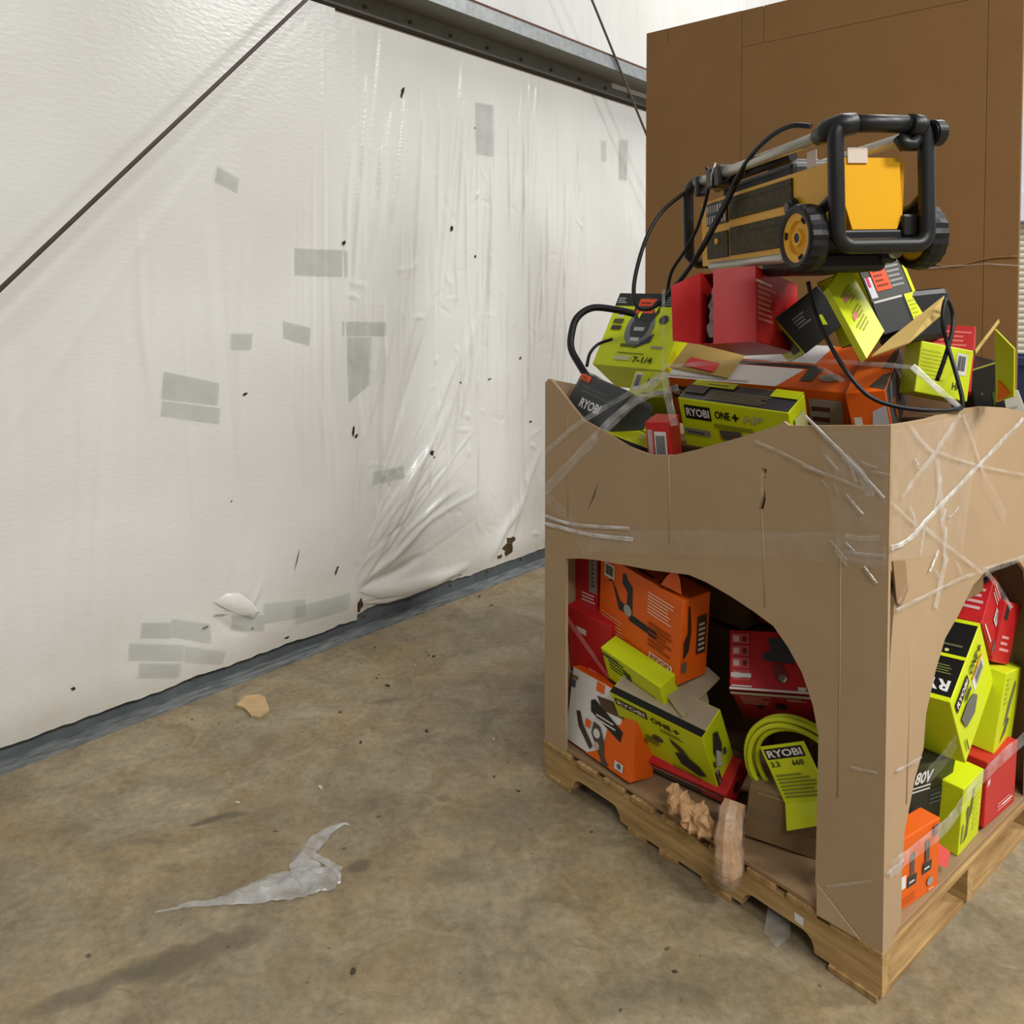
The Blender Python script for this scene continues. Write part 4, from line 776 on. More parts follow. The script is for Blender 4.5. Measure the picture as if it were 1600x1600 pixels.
root, p = carton('tool_box', 'big orange carton with white printed lid and loose tan flap', (0.503, 0.587, 1.389), (29.0, 1.5, 15.8), (0.604, 0.265, 0.200), {'*': M_ORANGE})
D = p.d
p.poly('T', [(0, 0), (.63, 0), (.74, .42), (0.0, .44)], WHITE); p.poly('T', [(.30, .94), (.84, 1.0), (.78, .56), (.30, .56)], (206, 206, 208)); p.rect('T', .26, .445, .80, .52, (52, 46, 48)); p.poly('T', [(.74, .16), (.80, .16), (.84, .46), (.76, .46)], (72, 72, 66)); p.circ('T', .88, .26, .05, .08, (170, 160, 140)); p.lines('T', .0, .04, .5, .12, 1, (196, 192, 188))
p.rect('F', .02, .60, .16, .84, (44, 40, 40)); p.text('F', 'RIDGID', .03, .66, .12, .11, (214, 200, 190)); p.rect('F', .80, .05, .97, .84, (168, 160, 150)); p.lines('F', .81, .2, .92, .8, 3, (110, 60, 44), 3); p.rect('R', .0, .0, .05, 1, (60, 44, 36)); p.build('printed_artwork', root)
zz = D[2] + 0.005; tx = lambda x, y, dz=0: (D[0] * (x - .5), D[1] * (y - .5), zz + dz)
panel_obj('lid_flap', [tx(-.02, .22), tx(.36, .06, .004), tx(.40, 1.0, .012), tx(.0, 1.04, .008)], 0.004, M_TAN, M_TAN, root)
rc = panel_obj('loose_card', [tx(.06, .26, .006), tx(.26, .14, .008), tx(.27, .34, .010), tx(.08, .44, .010)], 0.003, mat('red_card', (206, 50, 54), 0.45), M_RED, root)
root, p = carton('tool_box', 'orange nailer carton with charcoal side at the middle of the rim', (0.906, 0.575, 1.405), (15.8, -8.7, 16.4), (0.110, 0.372, 0.153), {'*': M_ORANGE, 'R': M_GREY})
D = p.d
p.poly('T', [(.55, .1), (1, .0), (1, .4), (.8, .35)], (72, 66, 60)); p.poly('T', [(.7, .5), (1, .5), (1, 1), (.85, .95)], (70, 64, 58)); p.poly('R', [(.05, .6), (.2, .95), (.5, .95), (.4, .5)], (96, 98, 98)); p.rect('R', .2, .2, .3, .6, (216, 110, 50)); p.lines('R', .5, .3, .9, .8, 6, (150, 150, 148)); p.poly('F', [(.5, .2), (.95, .3), (.95, .7), (.6, .6)], (190, 190, 196)); p.rect('F', .1, .2, .3, .5, (214, 208, 204)); p.build('printed_artwork', root)
# open red carton
root, p = carton('tool_box', 'open red carton with spread flaps directly under the pressure washer', (0.647, 0.273, 1.650), (-9.0, -5.0, 10.9), (0.176, 0.321, 0.220), {'*': M_RED}, body=False)
a, b, c = p.d; t = 0.003
for nm, q in (('side_wall', (a / 2 - t, -b / 2, 0, a / 2, b / 2, c)), ('side_wall', (-a / 2, -b / 2, 0, -a / 2 + t, b / 2, c)), ('bottom_wall', (-a / 2, -b / 2, 0, a / 2, b / 2, t)), ('top_wall', (-a / 2, -b / 2 + 0.02, c - t, a / 2, b / 2, c)), ('back_wall', (-a / 2, b / 2 - t, 0, a / 2, b / 2, c))):
    box_obj(nm, *q, M_RED, root, 0.0005)
panel_obj('flap', [(a / 2, -b / 2 - 0.001, 0), (a / 2, -b / 2 - 0.001, c), (a / 2 - 0.100, -b / 2 - 0.066, c - 0.010), (a / 2 - 0.100, -b / 2 - 0.066, -0.010)], 0.003, M_RED, M_RED, root)
panel_obj('flap', [(-a / 2, -b / 2, c), (-a / 2, -b / 2, 0), (-a / 2 - 0.050, -b / 2 - 0.075, 0.005), (-a / 2 - 0.055, -b / 2 - 0.078, c - 0.05)], 0.003, M_RED, M_RED, root)
box_obj('interior_shade', -a / 2 + 0.01, -b / 2 + 0.03, 0.004, a / 2 - 0.01, b / 2 - 0.01, c - 0.06, mat('interior_dark', (30, 30, 32), 0.6), root, 0.006)  # black block that paints the shaded inside of the open carton
crumple_mesh('inner_bag', [(-0.045, -b / 2 + 0.012, 0.02), (-0.04, -b / 2 + 0.012, 0.10), (-0.04, -b / 2 + 0.015, 0.17)], [0.016, 0.022, 0.014], M_FILM_H, jit=0.4, fr=60, parent=root)
p.lines('R', .04, .30, .45, .80, 7, (214, 130, 128), 5); p.rect('R', .0, .80, .36, .83, (232, 214, 210)); p.build('printed_artwork', root)
# black and lime cartons
root, p = carton('tool_box', 'black carton with lime edges tipped beside the open red carton', (0.742, 0.412, 1.612), (38.5, -11.5, -46.1), (0.230, 0.160, 0.135), {'*': M_BLACK, 'F': M_LIME})
p.rect('T', 0, 0, .06, 1, LIME); p.rect('T', 0, .95, 1, 1, LIME); p.poly('R', [(.55, .3), (.62, .5), (.7, .45), (.66, .2)], LIME); p.lines('R', .2, .5, .5, .8, 4, (110, 110, 106)); p.poly('F', [(.5, .1), (.9, .1), (.9, .7), (.6, .6)], (50, 50, 46)); p.build('printed_artwork', root)
root, p = carton('tool_box', 'black photo panel carton with orange sticker and lime flap under the washer wheel', (0.905, 0.520, 1.686), (-19.0, -8.7, 83.9), (0.222, 0.150, 0.213), {'*': M_BLACK, 'L': M_LIME})
D = p.d
p.rect('F', .0, .46, .92, 1, (74, 74, 70)); p.lines('F', .55, .6, .86, .95, 5, (140, 140, 136), 4); p.rect('F', 0, .0, .66, .44, (50, 51, 51)); p.rect('F', .66, .0, .72, .46, BLACK); p.rect('F', .72, .0, 1.0, .46, LIME); p.rect('F', .93, .46, 1.0, 1, LIME); p.rect('F', .02, .50, .16, .80, (206, 200, 206)); p.rect('F', .04, .66, .10, .8, (200, 40, 80)); p.rect('F', .02, .43, .66, .46, (190, 190, 186)); p.lines('F', .76, .10, .92, .4, 5, (176, 180, 40))
p.build('printed_artwork', root)
sticker(root, D, 'F', .18, .58, .52, .96, (232, 84, 40), 4)
rinv = root.matrix_world.inverted(); fq = [rinv @ (PAL @ Vector(q)) for q in ((0.972, 0.24, 1.799), (0.993, 0.115, 1.724), (1.11, 0.095, 1.545), (1.095, 0.216, 1.611))]
fl_ = panel_obj('flap', fq, 0.020, M_LIME, M_LIME_D, root)
e1 = fq[3] - fq[0]; e2 = fq[1] - fq[0]; nn = e2.cross(e1).normalized()
if (PAL.inverted().to_3x3() @ (root.matrix_world.to_3x3() @ nn)).dot(Vector((0.5, -0.6, 0.5))) < 0: nn = -nn
V = []; F = []
for k in range(11):
    if k in (4,): continue
    a0 = 0.22 + 0.05 * k; w0 = 0.30 + 0.02 * (k % 3); w1 = 0.78 - 0.07 * (k % 4); i0 = len(V)
    V += [fq[0] + e1 * a + e2 * b + nn * 0.0012 for a, b in ((a0, w0), (a0 + 0.022, w0), (a0 + 0.022, w1), (a0, w1))]; F.append((i0, i0 + 1, i0 + 2, i0 + 3))
from_py('small_print', V, F, ink((150, 150, 40)), root)
V = []; F = []
for a0, b0 in ((0.26, 0.50), (0.50, 0.52)):
    i0 = len(V); V += [fq[0] + e1 * a + e2 * b + nn * 0.0016 for a, b in ((a0, b0), (a0 + 0.07, b0), (a0 + 0.07, b0 + 0.24), (a0, b0 + 0.24))]; F.append((i0, i0 + 1, i0 + 2, i0 + 3))
from_py('warning_icon', V, F, ink((206, 130, 110)), root)
o = box_obj('tool_case', -0.06, -0.10, 0, 0.06, 0.10, 0.16, M_PLASTIC, None, 0.02); o.matrix_world = PAL @ Matrix.Translation((0.985, 0.66, 1.56)) @ Euler((R(5), R(-10), R(-25)), 'XYZ').to_matrix().to_4x4()
tag(o, 'black moulded tool case behind the lime carton under the washer', 'case')
root, p = carton('tool_box', 'lime carton with grey barcode standing on the far side of the rim', (1.071, 0.580, 1.480), (-9.3, 11.1, 48), (0.151, 0.100, 0.150), {'*': M_LIME})
p.text('F', 'HP', .68, .18, .14, .14, (60, 62, 30)); p.lines('F', .05, .3, .55, .9, 8, (186, 194, 40), 3); p.build('printed_artwork', root); barcode(root, p.d, 'F', .70, .48, .90, .90)
root, p = carton('tool_box', 'red carton peeking over the lime carton with grey barcode', (1.045, 0.735, 1.500), (-15.8, 2.7, 20), (0.13, 0.15, 0.200), {'*': M_RED})
p.lines('F', .1, .55, .95, .95, 6, (220, 110, 108), 3); p.rect('R', .6, .2, .8, .9, (226, 120, 124)); p.build('printed_artwork', root)
root, p = carton('tool_box', 'black carton with an upright lime flap at the far corner of the rim', (1.095, 0.797, 1.422), (6.5, -16.6, 55), (0.098, 0.120, 0.168), {'*': M_BLACK})
p.rect('F', 0, .97, 1, 1, (150, 150, 60)); p.circ('F', .3, .5, .03, .03, (90, 92, 60)); p.poly('F', [(.6, .2), (.75, .3), (.7, .5), (.62, .45)], (60, 74, 30)); p.poly('F', [(.5, 0), (.6, 0), (.56, .16)], (110, 130, 30)); p.build('printed_artwork', root)
inv = root.matrix_world.inverted()
loc = lambda q: inv @ (PAL @ Vector(q))
panel_obj('flap', [loc(q) for q in ((1.250, 0.545, 1.413), (1.246, 0.539, 1.613), (1.318, 0.469, 1.565), (1.319, 0.470, 1.440))], 0.004, M_LIME, M_LIME_D, root)
panel_obj('price_sticker', [loc(q) for q in ((1.262, 0.522, 1.418), (1.262, 0.524, 1.475), (1.305, 0.478, 1.448))], 0.004, mat('orange_sticker', (232, 84, 30), 0.5), mat('orange_sticker', (232, 84, 30), 0.5), root)
panel_obj('kraft_flap', [loc(q) for q in ((1.212, 0.497, 1.545), (1.232, 0.601, 1.630), (1.228, 0.605, 1.640), (1.208, 0.501, 1.556))], 0.010, M_TAN, M_TAN, root)
o = panel_obj('loose_flap', [(1.056, 0.227, 1.543), (1.119, 0.304, 1.579), (1.128, 0.473, 1.651), (1.112, 0.533, 1.706), (1.064, 0.316, 1.589)], 0.004, M_TAN, M_TAN); o.matrix_world = PAL
tag(o, 'bent tan cardboard flap sticking up beside the looped black cord', 'cardboard')
root, p = carton('tool_box', 'pale grey carton corner showing beyond the lime flap at the rim', (1.150, 0.935, 1.345), (-5.1, -18.2, 34.8), (0.062, 0.080, 0.120), {'*': mat('pale_board', (186, 182, 168), 0.6, var=0.1)})
p.lines('F', .1, .3, .9, .7, 3, (150, 146, 136)); p.build('printed_artwork', root)

# ================================================================== PRESSURE WASHER
WM = PAL @ Matrix.Translation((0.753, 0.301, 1.967)) @ Euler((R(1.5), R(-0.8), R(-29.2)), 'XYZ').to_matrix().to_4x4()
ws = empty('pressure_washer', WM @ Matrix.Translation((0, 0, -0.17))); tag(ws, 'yellow and black wheeled pressure washer lying on top of the box pile', 'pressure washer')
H0 = 0.17
def W(x, y, z): return (x, y, z + H0)
def wbox(name, x0, y0, z0, x1, y1, z1, m, bev=0.006, parent=ws): return box_obj(name, x0, y0, z0 + H0, x1, y1, z1 + H0, m, parent, bev)
fx, fy, fz = 0.455, 0.122, 0.148
def rrect(x, y0, y1, z0, z1, r, n=5):
    P = []
    for (cy, cz, a0) in ((y1 - r, z1 - r, 0), (y0 + r, z1 - r, 90), (y0 + r, z0 + r, 180), (y1 - r, z0 + r, 270)):
        for k in range(n + 1): a = R(a0 + 90 * k / n); P.append(W(x, cy + r * math.cos(a), cz + r * math.sin(a)))
    return P
tube_obj('roll_frame', rrect(fx, -fy, fy, -fz, fz, 0.035), 0.0195, M_PLASTIC, ws, 12, True)
tube_obj('grip_bar', [W(fx, -0.075, fz), W(fx, 0, fz + 0.001), W(fx, 0.085, fz)], 0.022, M_PLASTIC, ws, 14)
for s in (-1, 1):
    tube_obj('corner_joint', [W(fx + 0.004, s * 0.072, fz), W(fx, s * 0.10, fz - 0.003), W(fx - 0.03, s * fy, fz - 0.012), W(fx - 0.075, s * fy, fz - 0.018)], [0.026, 0.029, 0.030, 0.022], M_PLASTIC, ws, 12)
    tube_obj('side_tube', [W(fx - 0.07, s * fy, fz - 0.017), W(0.0, s * fy, fz - 0.015), W(-0.40, s * fy, fz - 0.012)], 0.0155, M_ALU, ws, 14)
    tube_obj('lower_rail', [W(fx - 0.10, s * 0.110, -0.160), W(-0.02, s * 0.110, -0.158), W(-0.30, s * 0.110, -0.155)], 0.014, M_ALU, ws, 12)
tube_obj('rear_handle', [W(-0.385, -fy, fz - 0.012), W(-0.44, -fy, fz - 0.014), W(-0.462, -fy, fz - 0.045), W(-0.464, -fy, 0.0), W(-0.464, -fy, -0.11), W(-0.464, -fy + 0.03, -0.135), W(-0.464, 0, -0.138), W(-0.464, fy - 0.03, -0.135), W(-0.464, fy, -0.11), W(-0.464, fy, 0.0), W(-0.462, fy, fz - 0.045), W(-0.44, fy, fz - 0.014), W(-0.385, fy, fz - 0.012)], 0.019, M_PLASTIC, ws, 12)
# body shell: side outline extruded across, front panel tapers downwards
prof = [(-0.385, -0.150), (0.30, -0.150), (0.385, -0.06), (0.395, 0.066), (-0.385, 0.066)]
body = plate_obj('body_shell', [[(x, z + H0) for x, z in prof]], 0.212, lambda a, b, t: (a, t - 0.106, b), M_YEL, ws)
fp = [(-0.092, 0.072), (0.070, 0.072), (0.076, -0.07), (0.060, -0.105), (-0.062, -0.105), (-0.080, -0.045)]
plate_obj('front_panel', [[(y, z + H0) for y, z in fp]], 0.03, lambda a, b, t: (0.425 - t, a, b), M_YEL, ws)
for y in (-0.045, 0.035):
    plate_obj('front_lug', [[(y - 0.02, -0.104 + H0), (y + 0.02, -0.104 + H0), (y + 0.008, -0.130 + H0), (y - 0.008, -0.130 + H0)]], 0.02, lambda a, b, t: (0.42 - t, a, b), M_YEL, ws)
wbox('under_tray', 0.34, -0.10, -0.150, 0.43, 0.105, -0.106, M_PLASTIC); wbox('tray_block', 0.38, 0.070, -0.125, 0.44, 0.112, -0.070, M_PLASTIC)
# side panels
M_VENT = mat('dark_side_panel', (78, 66, 28), 0.6, 0.25, 0.3, 60, dark=(44, 38, 18)); ys = -0.1075
for (x0, x1, z0, z1) in ((-0.335, -0.175, -0.130, -0.045), (-0.160, 0.225, -0.128, -0.040), (-0.160, 0.225, -0.015, 0.055), (-0.335, -0.175, -0.020, 0.055)):
    pn = wbox('side_panel', x0, ys - 0.004, z0, x1, ys + 0.004, z1, M_BLACK if x1 < 0 and z1 > 0 else M_VENT, 0.002)
    box_obj('panel_groove', x0 + 0.006, ys - 0.0055, z0 + (z1 - z0) * 0.74 + H0, x1 - 0.006, ys - 0.003, z0 + (z1 - z0) * 0.78 + H0, M_RUBBER, pn, 0)
rg = random.Random(2); V = []; F = []
for row in range(2):
    x = -0.325
    while x < -0.19:
        w = rg.uniform(0.008, 0.016); z0 = 0.022 - row * 0.036 + H0; i0 = len(V); V += [(x, ys - 0.006, z0), (x + w, ys - 0.006, z0), (x + w, ys - 0.006, z0 + 0.024), (x, ys - 0.006, z0 + 0.024)]; F.append((i0, i0 + 1, i0 + 2, i0 + 3)); x += w + 0.007
from_py('worn_lettering', V, F, ink((190, 182, 180)), ws)
def disc(name, x, y, z, r, w, m, parent=ws, seg=28, bev=0.0):
    bm = bmesh.new(); bmesh.ops.create_cone(bm, cap_ends=True, segments=seg, radius1=r, radius2=r, depth=w, matrix=Matrix.Translation(W(x, y, z)) @ Matrix.Rotation(R(90), 4, 'X'))
    if bev: bmesh.ops.bevel(bm, geom=[e for e in bm.edges if len(e.link_faces) == 2 and abs(e.calc_face_angle()) > 1], offset=bev, segments=2, affect='EDGES')
    return from_bm(name, bm, m, parent)
disc('inlet_collar', 0.235, ys - 0.010, -0.026, 0.026, 0.018, M_RUBBER, bev=0.003); disc('inlet_bore', 0.235, ys - 0.020, -0.026, 0.012, 0.012, mat('brass_dull', (90, 84, 70), 0.4, metal=0.5)); disc('reset_knob', -0.25, ys - 0.007, -0.075, 0.010, 0.006, M_YEL)
# wheels
def wheel(side):
    y = side * 0.162; z = -0.120; x = 0.372
    wh = bpy.data.objects.new('wheel', None); COL.objects.link(wh); wh.parent = ws
    # tyre: lathe
    bm = bmesh.new(); n = 40; prof = [(0.062, -0.024), (0.074, -0.027), (0.084, -0.022), (0.087, 0), (0.084, 0.022), (0.074, 0.027), (0.062, 0.024)]; rings = []
    for k in range(n):
        a = 2 * math.pi * k / n; rings.append([bm.verts.new(W(x + (r_ - (0.003 if k % 2 and r_ > 0.08 else 0)) * math.cos(a), y + d, z + (r_ - (0.003 if k % 2 and r_ > 0.08 else 0)) * math.sin(a))) for r_, d in prof])
    for k in range(n):
        A, B = rings[k], rings[(k + 1) % n]
        for j in range(len(prof)): bm.faces.new((A[j], B[j], B[(j + 1) % len(prof)], A[(j + 1) % len(prof)]))
    bmesh.ops.recalc_face_normals(bm, faces=bm.faces); from_bm('tyre', bm, M_RUBBER, wh)
    bm = bmesh.new(); prof = [(0.0125, 0.020), (0.020, 0.022), (0.024, 0.014), (0.040, 0.010), (0.044, 0.017), (0.052, 0.019), (0.0635, 0.022), (0.064, -0.02), (0.0125, -0.02)]; rings = []
    for k in range(n):
        a = 2 * math.pi * k / n; rings.append([bm.verts.new(W(x + r_ * math.cos(a), y + side * d, z + r_ * math.sin(a))) for r_, d in prof])
    for k in range(n):
        A, B = rings[k], rings[(k + 1) % n]
        for j in range(len(prof)): bm.faces.new((A[j], B[j], B[(j + 1) % len(prof)], A[(j + 1) % len(prof)]))
    bmesh.ops.recalc_face_normals(bm, faces=bm.faces); from_bm('rim', bm, M_YEL, wh)
    disc('axle_cap', x, y + side * 0.004, z, 0.0125, 0.03, M_RUBBER, wh, 16)
    for k in range(3):
        a = R(50 + 120 * k); bx = Matrix.Translation(W(x + 0.052 * math.cos(a), y + side * 0.0195, z + 0.052 * math.sin(a))) @ Matrix.Rotation(-a, 4, 'Y')
        bm = bmesh.new(); bm_box(bm, -.005, -.002, -.009, .005, .002, .009, 0); bmesh.ops.transform(bm, matrix=bx, verts=bm.verts); from_bm('rim_slot', bm, M_DARKHOLE, wh)
for s in (-1, 1): wheel(s)
tube_obj('axle', [W(0.372, -0.15, -0.120), W(0.372, 0, -0.120), W(0.372, 0.15, -0.120)], 0.010, M_RUBBER, ws)
wbox('foot_pad', 0.20, -0.125, -0.185, 0.34, -0.075, -0.140, M_PLASTIC, 0.012); wbox('foot_pad', 0.20, 0.075, -0.185, 0.34, 0.125, -0.140, M_PLASTIC, 0.012)
for s in (-1, 1):   # struts from frame to wheel arch
    tube_obj('wheel_arch', [W(fx, s * fy, -0.01), W(0.44, s * fy, -0.03), W(0.40, s * 0.126, -0.05), W(0.33, s * 0.126, -0.06), W(0.28, s * 0.12, -0.09)], 0.014, M_PLASTIC, ws, 8)
# top gear: pump block, clamps, gun, hooks, tags
wbox('pump_block', -0.30, -0.07, 0.06, 0.16, 0.075, 0.112, M_PLASTIC, 0.015); wbox('motor_cap', -0.02, -0.055, 0.10, 0.12, 0.05, 0.128, M_PLASTIC, 0.012)
tube_obj('spray_gun', [W(-0.30, -0.085, 0.105), W(-0.1, -0.10, 0.115), W(0.2, -0.09, 0.118)], 0.014, M_RUBBER, ws)
for x in (-0.235, -0.175): wbox('tube_clamp', x - 0.022, -fy - 0.024, 0.095, x + 0.022, -fy + 0.03, 0.160, M_PLASTIC, 0.008)
tube_obj('wire_clip', [W(-0.205, -fy - 0.026, 0.10), W(-0.20, -fy - 0.027, 0.135), W(-0.195, -fy - 0.015, 0.172)], 0.003, M_ALU, ws, 6)
wbox('tube_clamp', -0.36, -fy - 0.022, 0.085, -0.33, -fy + 0.02, 0.155, M_PLASTIC, 0.008)
tube_obj('cord_hook', [W(fx - 0.01, 0.055, 0.120), W(fx, 0.065, 0.098), W(fx, 0.085, 0.098), W(fx, 0.100, 0.118)], [0.016, 0.019, 0.018, 0.014], M_PLASTIC, ws, 10)
disc('end_cap', fx, 0.150, 0.128, 0.032, 0.03, M_PLASTIC, bev=0.004)
wbox('paper_tag', 0.427, -0.074, 0.058, 0.430, -0.020, 0.096, mat('tag_paper', (216, 202, 188), 0.6), 0.0005); wbox('paper_tag', 0.30, -0.108, 0.066, 0.345, -0.106, 0.108, mat('tag_paper', (216, 202, 188), 0.6), 0.0005)
tube_obj('wand', [W(0.40, -0.02, 0.085), W(0.30, 0.05, 0.105), W(0.1, 0.10, 0.11)], 0.006, M_ALU, ws, 8); disc('gauge_pin', 0.35, 0.105, 0.010, 0.007, 0.01, M_WHITE, ws, 10)
wbox('skid_base', 0.02, -0.10, -0.205, 0.33, 0.10, -0.150, M_PLASTIC, 0.015)
# hoses of the washer
winv = ws.matrix_world.inverted()
def wl(pts): return [winv @ (PAL @ Vector(q)) for q in pts]
for pts, r_ in (([(0.976, 0.05, 2.141), (0.915, 0.054, 2.152), (0.82, 0.096, 2.14), (0.692, 0.176, 2.095), (0.559, 0.251, 1.988), (0.475, 0.259, 1.868), (0.411, 0.243, 1.77), (0.334, 0.213, 1.681), (0.298, 0.168, 1.662), (0.268, 0.163, 1.694), (0.25, 0.188, 1.777), (0.239, 0.255, 1.907), (0.241, 0.336, 2.005), (0.289, 0.41, 2.078)], 0.0072),
                ([(0.42, 0.349, 2.136), (0.439, 0.341, 2.084), (0.404, 0.33, 1.948), (0.362, 0.31, 1.859), (0.321, 0.291, 1.788), (0.297, 0.293, 1.70)], 0.006),
                ([(0.656, 0.212, 2.08), (0.553, 0.244, 1.956), (0.453, 0.263, 1.836), (0.368, 0.254, 1.741), (0.31, 0.215, 1.673)], 0.0075)):
    tube_obj('pressure_hose', catmull(wl(pts), 6), r_, M_RUBBER, ws, 8)
# loose cord and suction hose
o = tube_obj('power_cord', catmull([(0.92, 0.139, 1.742), (0.935, 0.157, 1.655), (1.005, 0.117, 1.564), (1.058, 0.118, 1.491), (1.099, 0.138, 1.444), (1.146, 0.179, 1.421), (1.198, 0.242, 1.411), (1.224, 0.322, 1.408), (1.224, 0.385, 1.416), (1.202, 0.406, 1.481), (1.163, 0.437, 1.568), (1.153, 0.425, 1.638), (1.15, 0.452, 1.694), (1.153, 0.488, 1.654), (1.161, 0.466, 1.602), (1.158, 0.431, 1.533), (1.145, 0.415, 1.471)], 6), 0.0058, M_RUBBER); o.matrix_world = PAL
tag(o, 'black power cord hanging over the box rim and looping upward', 'cord')
o = tube_obj('suction_hose', catmull([(0.02, 0.44, 1.64), (-0.035, 0.393, 1.656), (-0.091, 0.324, 1.663), (-0.114, 0.264, 1.626), (-0.106, 0.227, 1.564), (-0.084, 0.206, 1.508), (-0.035, 0.203, 1.451), (0.02, 0.198, 1.40)], 6), 0.0135, M_RUBBER, None, 12); o.matrix_world = PAL
tag(o, 'thick black hose arching out beside the lime saw carton', 'hose')
o = tube_obj('cable_end', catmull([(-0.02, 0.36, 1.545), (-0.063, 0.327, 1.524), (-0.04, 0.26, 1.493), (-0.01, 0.214, 1.45)], 6), 0.006, M_RUBBER); o.matrix_world = PAL
tag(o, 'thin black cable under the arching hose by the saw carton', 'cable')

# ================================================================== STRETCH FILM
FILM = [(0.017, [(0.008, -0.006, 1.158), (0.178, -0.006, 1.28), (0.329, 0.048, 1.38), (0.442, 0.107, 1.451)]), (0.030, [(0.005, -0.006, 1.019), (0.239, -0.006, 1.228), (0.343, 0.065, 1.355), (0.444, 0.11, 1.463)]), (0.020, [(0.239, -0.006, 1.228), (0.31, 0.025, 1.317), (0.409, 0.066, 1.386), (0.505, 0.105, 1.421)]),
 (0.044, [(0.005, -0.006, 1.003), (0.117, -0.006, 0.952), (0.232, -0.006, 0.848)]), (0.011, [(0.005, -0.006, 0.933), (0.164, -0.006, 0.936), (0.409, -0.006, 0.977)]), (0.013, [(0.005, -0.006, 0.906), (0.225, -0.006, 0.917), (0.423, -0.006, 0.945)]),
 (0.009, [(1.003, -0.006, 1.397), (1.11, -0.006, 1.311), (1.209, -0.006, 1.226)]), (0.022, [(1.107, -0.006, 1.311), (1.151, -0.006, 1.274), (1.176, -0.006, 1.224)]), (0.008, [(0.999, -0.006, 1.268), (1.094, -0.006, 1.252), (1.16, -0.006, 1.237)]), (0.008, [(0.857, -0.006, 1.312), (0.925, -0.006, 1.296), (1.061, -0.006, 1.256)]),
 (0.070, [(0.225, -0.006, 0.895), (0.599, -0.006, 0.977), (0.899, -0.006, 1.04), (1.122, -0.006, 1.087), (1.217, -0.006, 1.103)]), (0.012, [(1.116, -0.006, 1.114), (1.161, -0.006, 1.118), (1.2, -0.006, 1.13)]), (0.008, [(1.117, -0.006, 1.076), (1.162, -0.006, 1.081), (1.215, -0.006, 1.088)]),
 (0.009, [(1.225, -0.007, 1.219), (1.225, 0.12, 1.143)]), (0.013, [(1.225, 0.078, 1.396), (1.225, 0.147, 1.345), (1.225, 0.212, 1.31)]), (0.014, [(1.225, 0.368, 1.391), (1.225, 0.227, 1.31), (1.225, 0.044, 1.221)]), (0.014, [(1.225, 0.388, 1.389), (1.225, 0.453, 1.311), (1.225, 0.535, 1.204)]),
 (0.013, [(1.225, 0.81, 1.338), (1.225, 0.541, 1.256), (1.225, 0.225, 1.157), (1.225, 0.078, 1.112), (1.225, -0.002, 1.11)]), (0.009, [(1.225, 0.227, 1.31), (1.225, 0.498, 1.239), (1.225, 0.825, 1.169)]), (0.040, [(1.225, 0.521, 1.206), (1.225, 0.614, 1.129), (1.225, 0.688, 1.062)]), (0.026, [(1.225, 0.238, 1.294), (1.225, 0.27, 1.15), (1.225, 0.298, 1.012)]),
 (0.012, [(1.225, 0.173, 1.126), (1.225, 0.265, 1.076), (1.225, 0.521, 0.942)]), (0.010, [(1.225, 0.028, 0.954), (1.225, 0.197, 0.952), (1.225, 0.387, 0.95), (1.225, 0.539, 0.938)]), (0.026, [(1.225, 0.297, 1.029), (1.225, 0.27, 0.968), (1.225, 0.242, 0.908)]),
 (0.006, [(1.225, 0.041, 0.56), (1.225, 0.177, 0.545)]), (0.006, [(1.138, -0.006, 0.547), (1.203, -0.006, 0.564)]), (0.006, [(1.225, 0.0, 0.326), (1.225, 0.088, 0.32)]), (0.006, [(1.08, -0.006, 0.214), (1.193, -0.006, 0.293)]),
 (0.010, [(0.476, 0.07, 1.465), (0.474, 0.068, 1.591), (0.442, 0.107, 1.726)]), (0.024, [(0.477, 0.071, 1.467), (0.498, 0.065, 1.394), (0.53, 0.057, 1.309)]), (0.014, [(0.6, 0.38, 1.581), (0.771, 0.352, 1.519), (0.958, 0.265, 1.466)]),
 (0.013, [(0.479, 0.074, 1.487), (0.653, 0.161, 1.505), (0.814, 0.247, 1.516), (1.013, 0.253, 1.519), (1.151, 0.264, 1.516)]), (0.017, [(1.148, 0.26, 1.52), (1.199, 0.292, 1.463), (1.225, 0.379, 1.404)]),
 (0.042, [(1.225, 0.016, 0.327), (1.225, 0.105, 0.319), (1.225, 0.335, 0.306), (1.225, 0.476, 0.334), (1.225, 0.677, 0.35), (1.225, 0.903, 0.347)]), (0.019, [(1.225, 0.534, 0.941), (1.225, 0.695, 0.926), (1.225, 0.845, 0.914)]), (0.017, [(1.225, 0.556, 0.936), (1.225, 0.641, 0.876), (1.225, 0.751, 0.784)]),
 (0.046, [(1.205, 0.245, 0.453), (1.21, 0.335, 0.471), (1.21, 0.42, 0.492)])]
sf = empty('stretch_film', PAL); tag(sf, 'clear stretch film wound in strands around the bulk box and pile', 'plastic film')
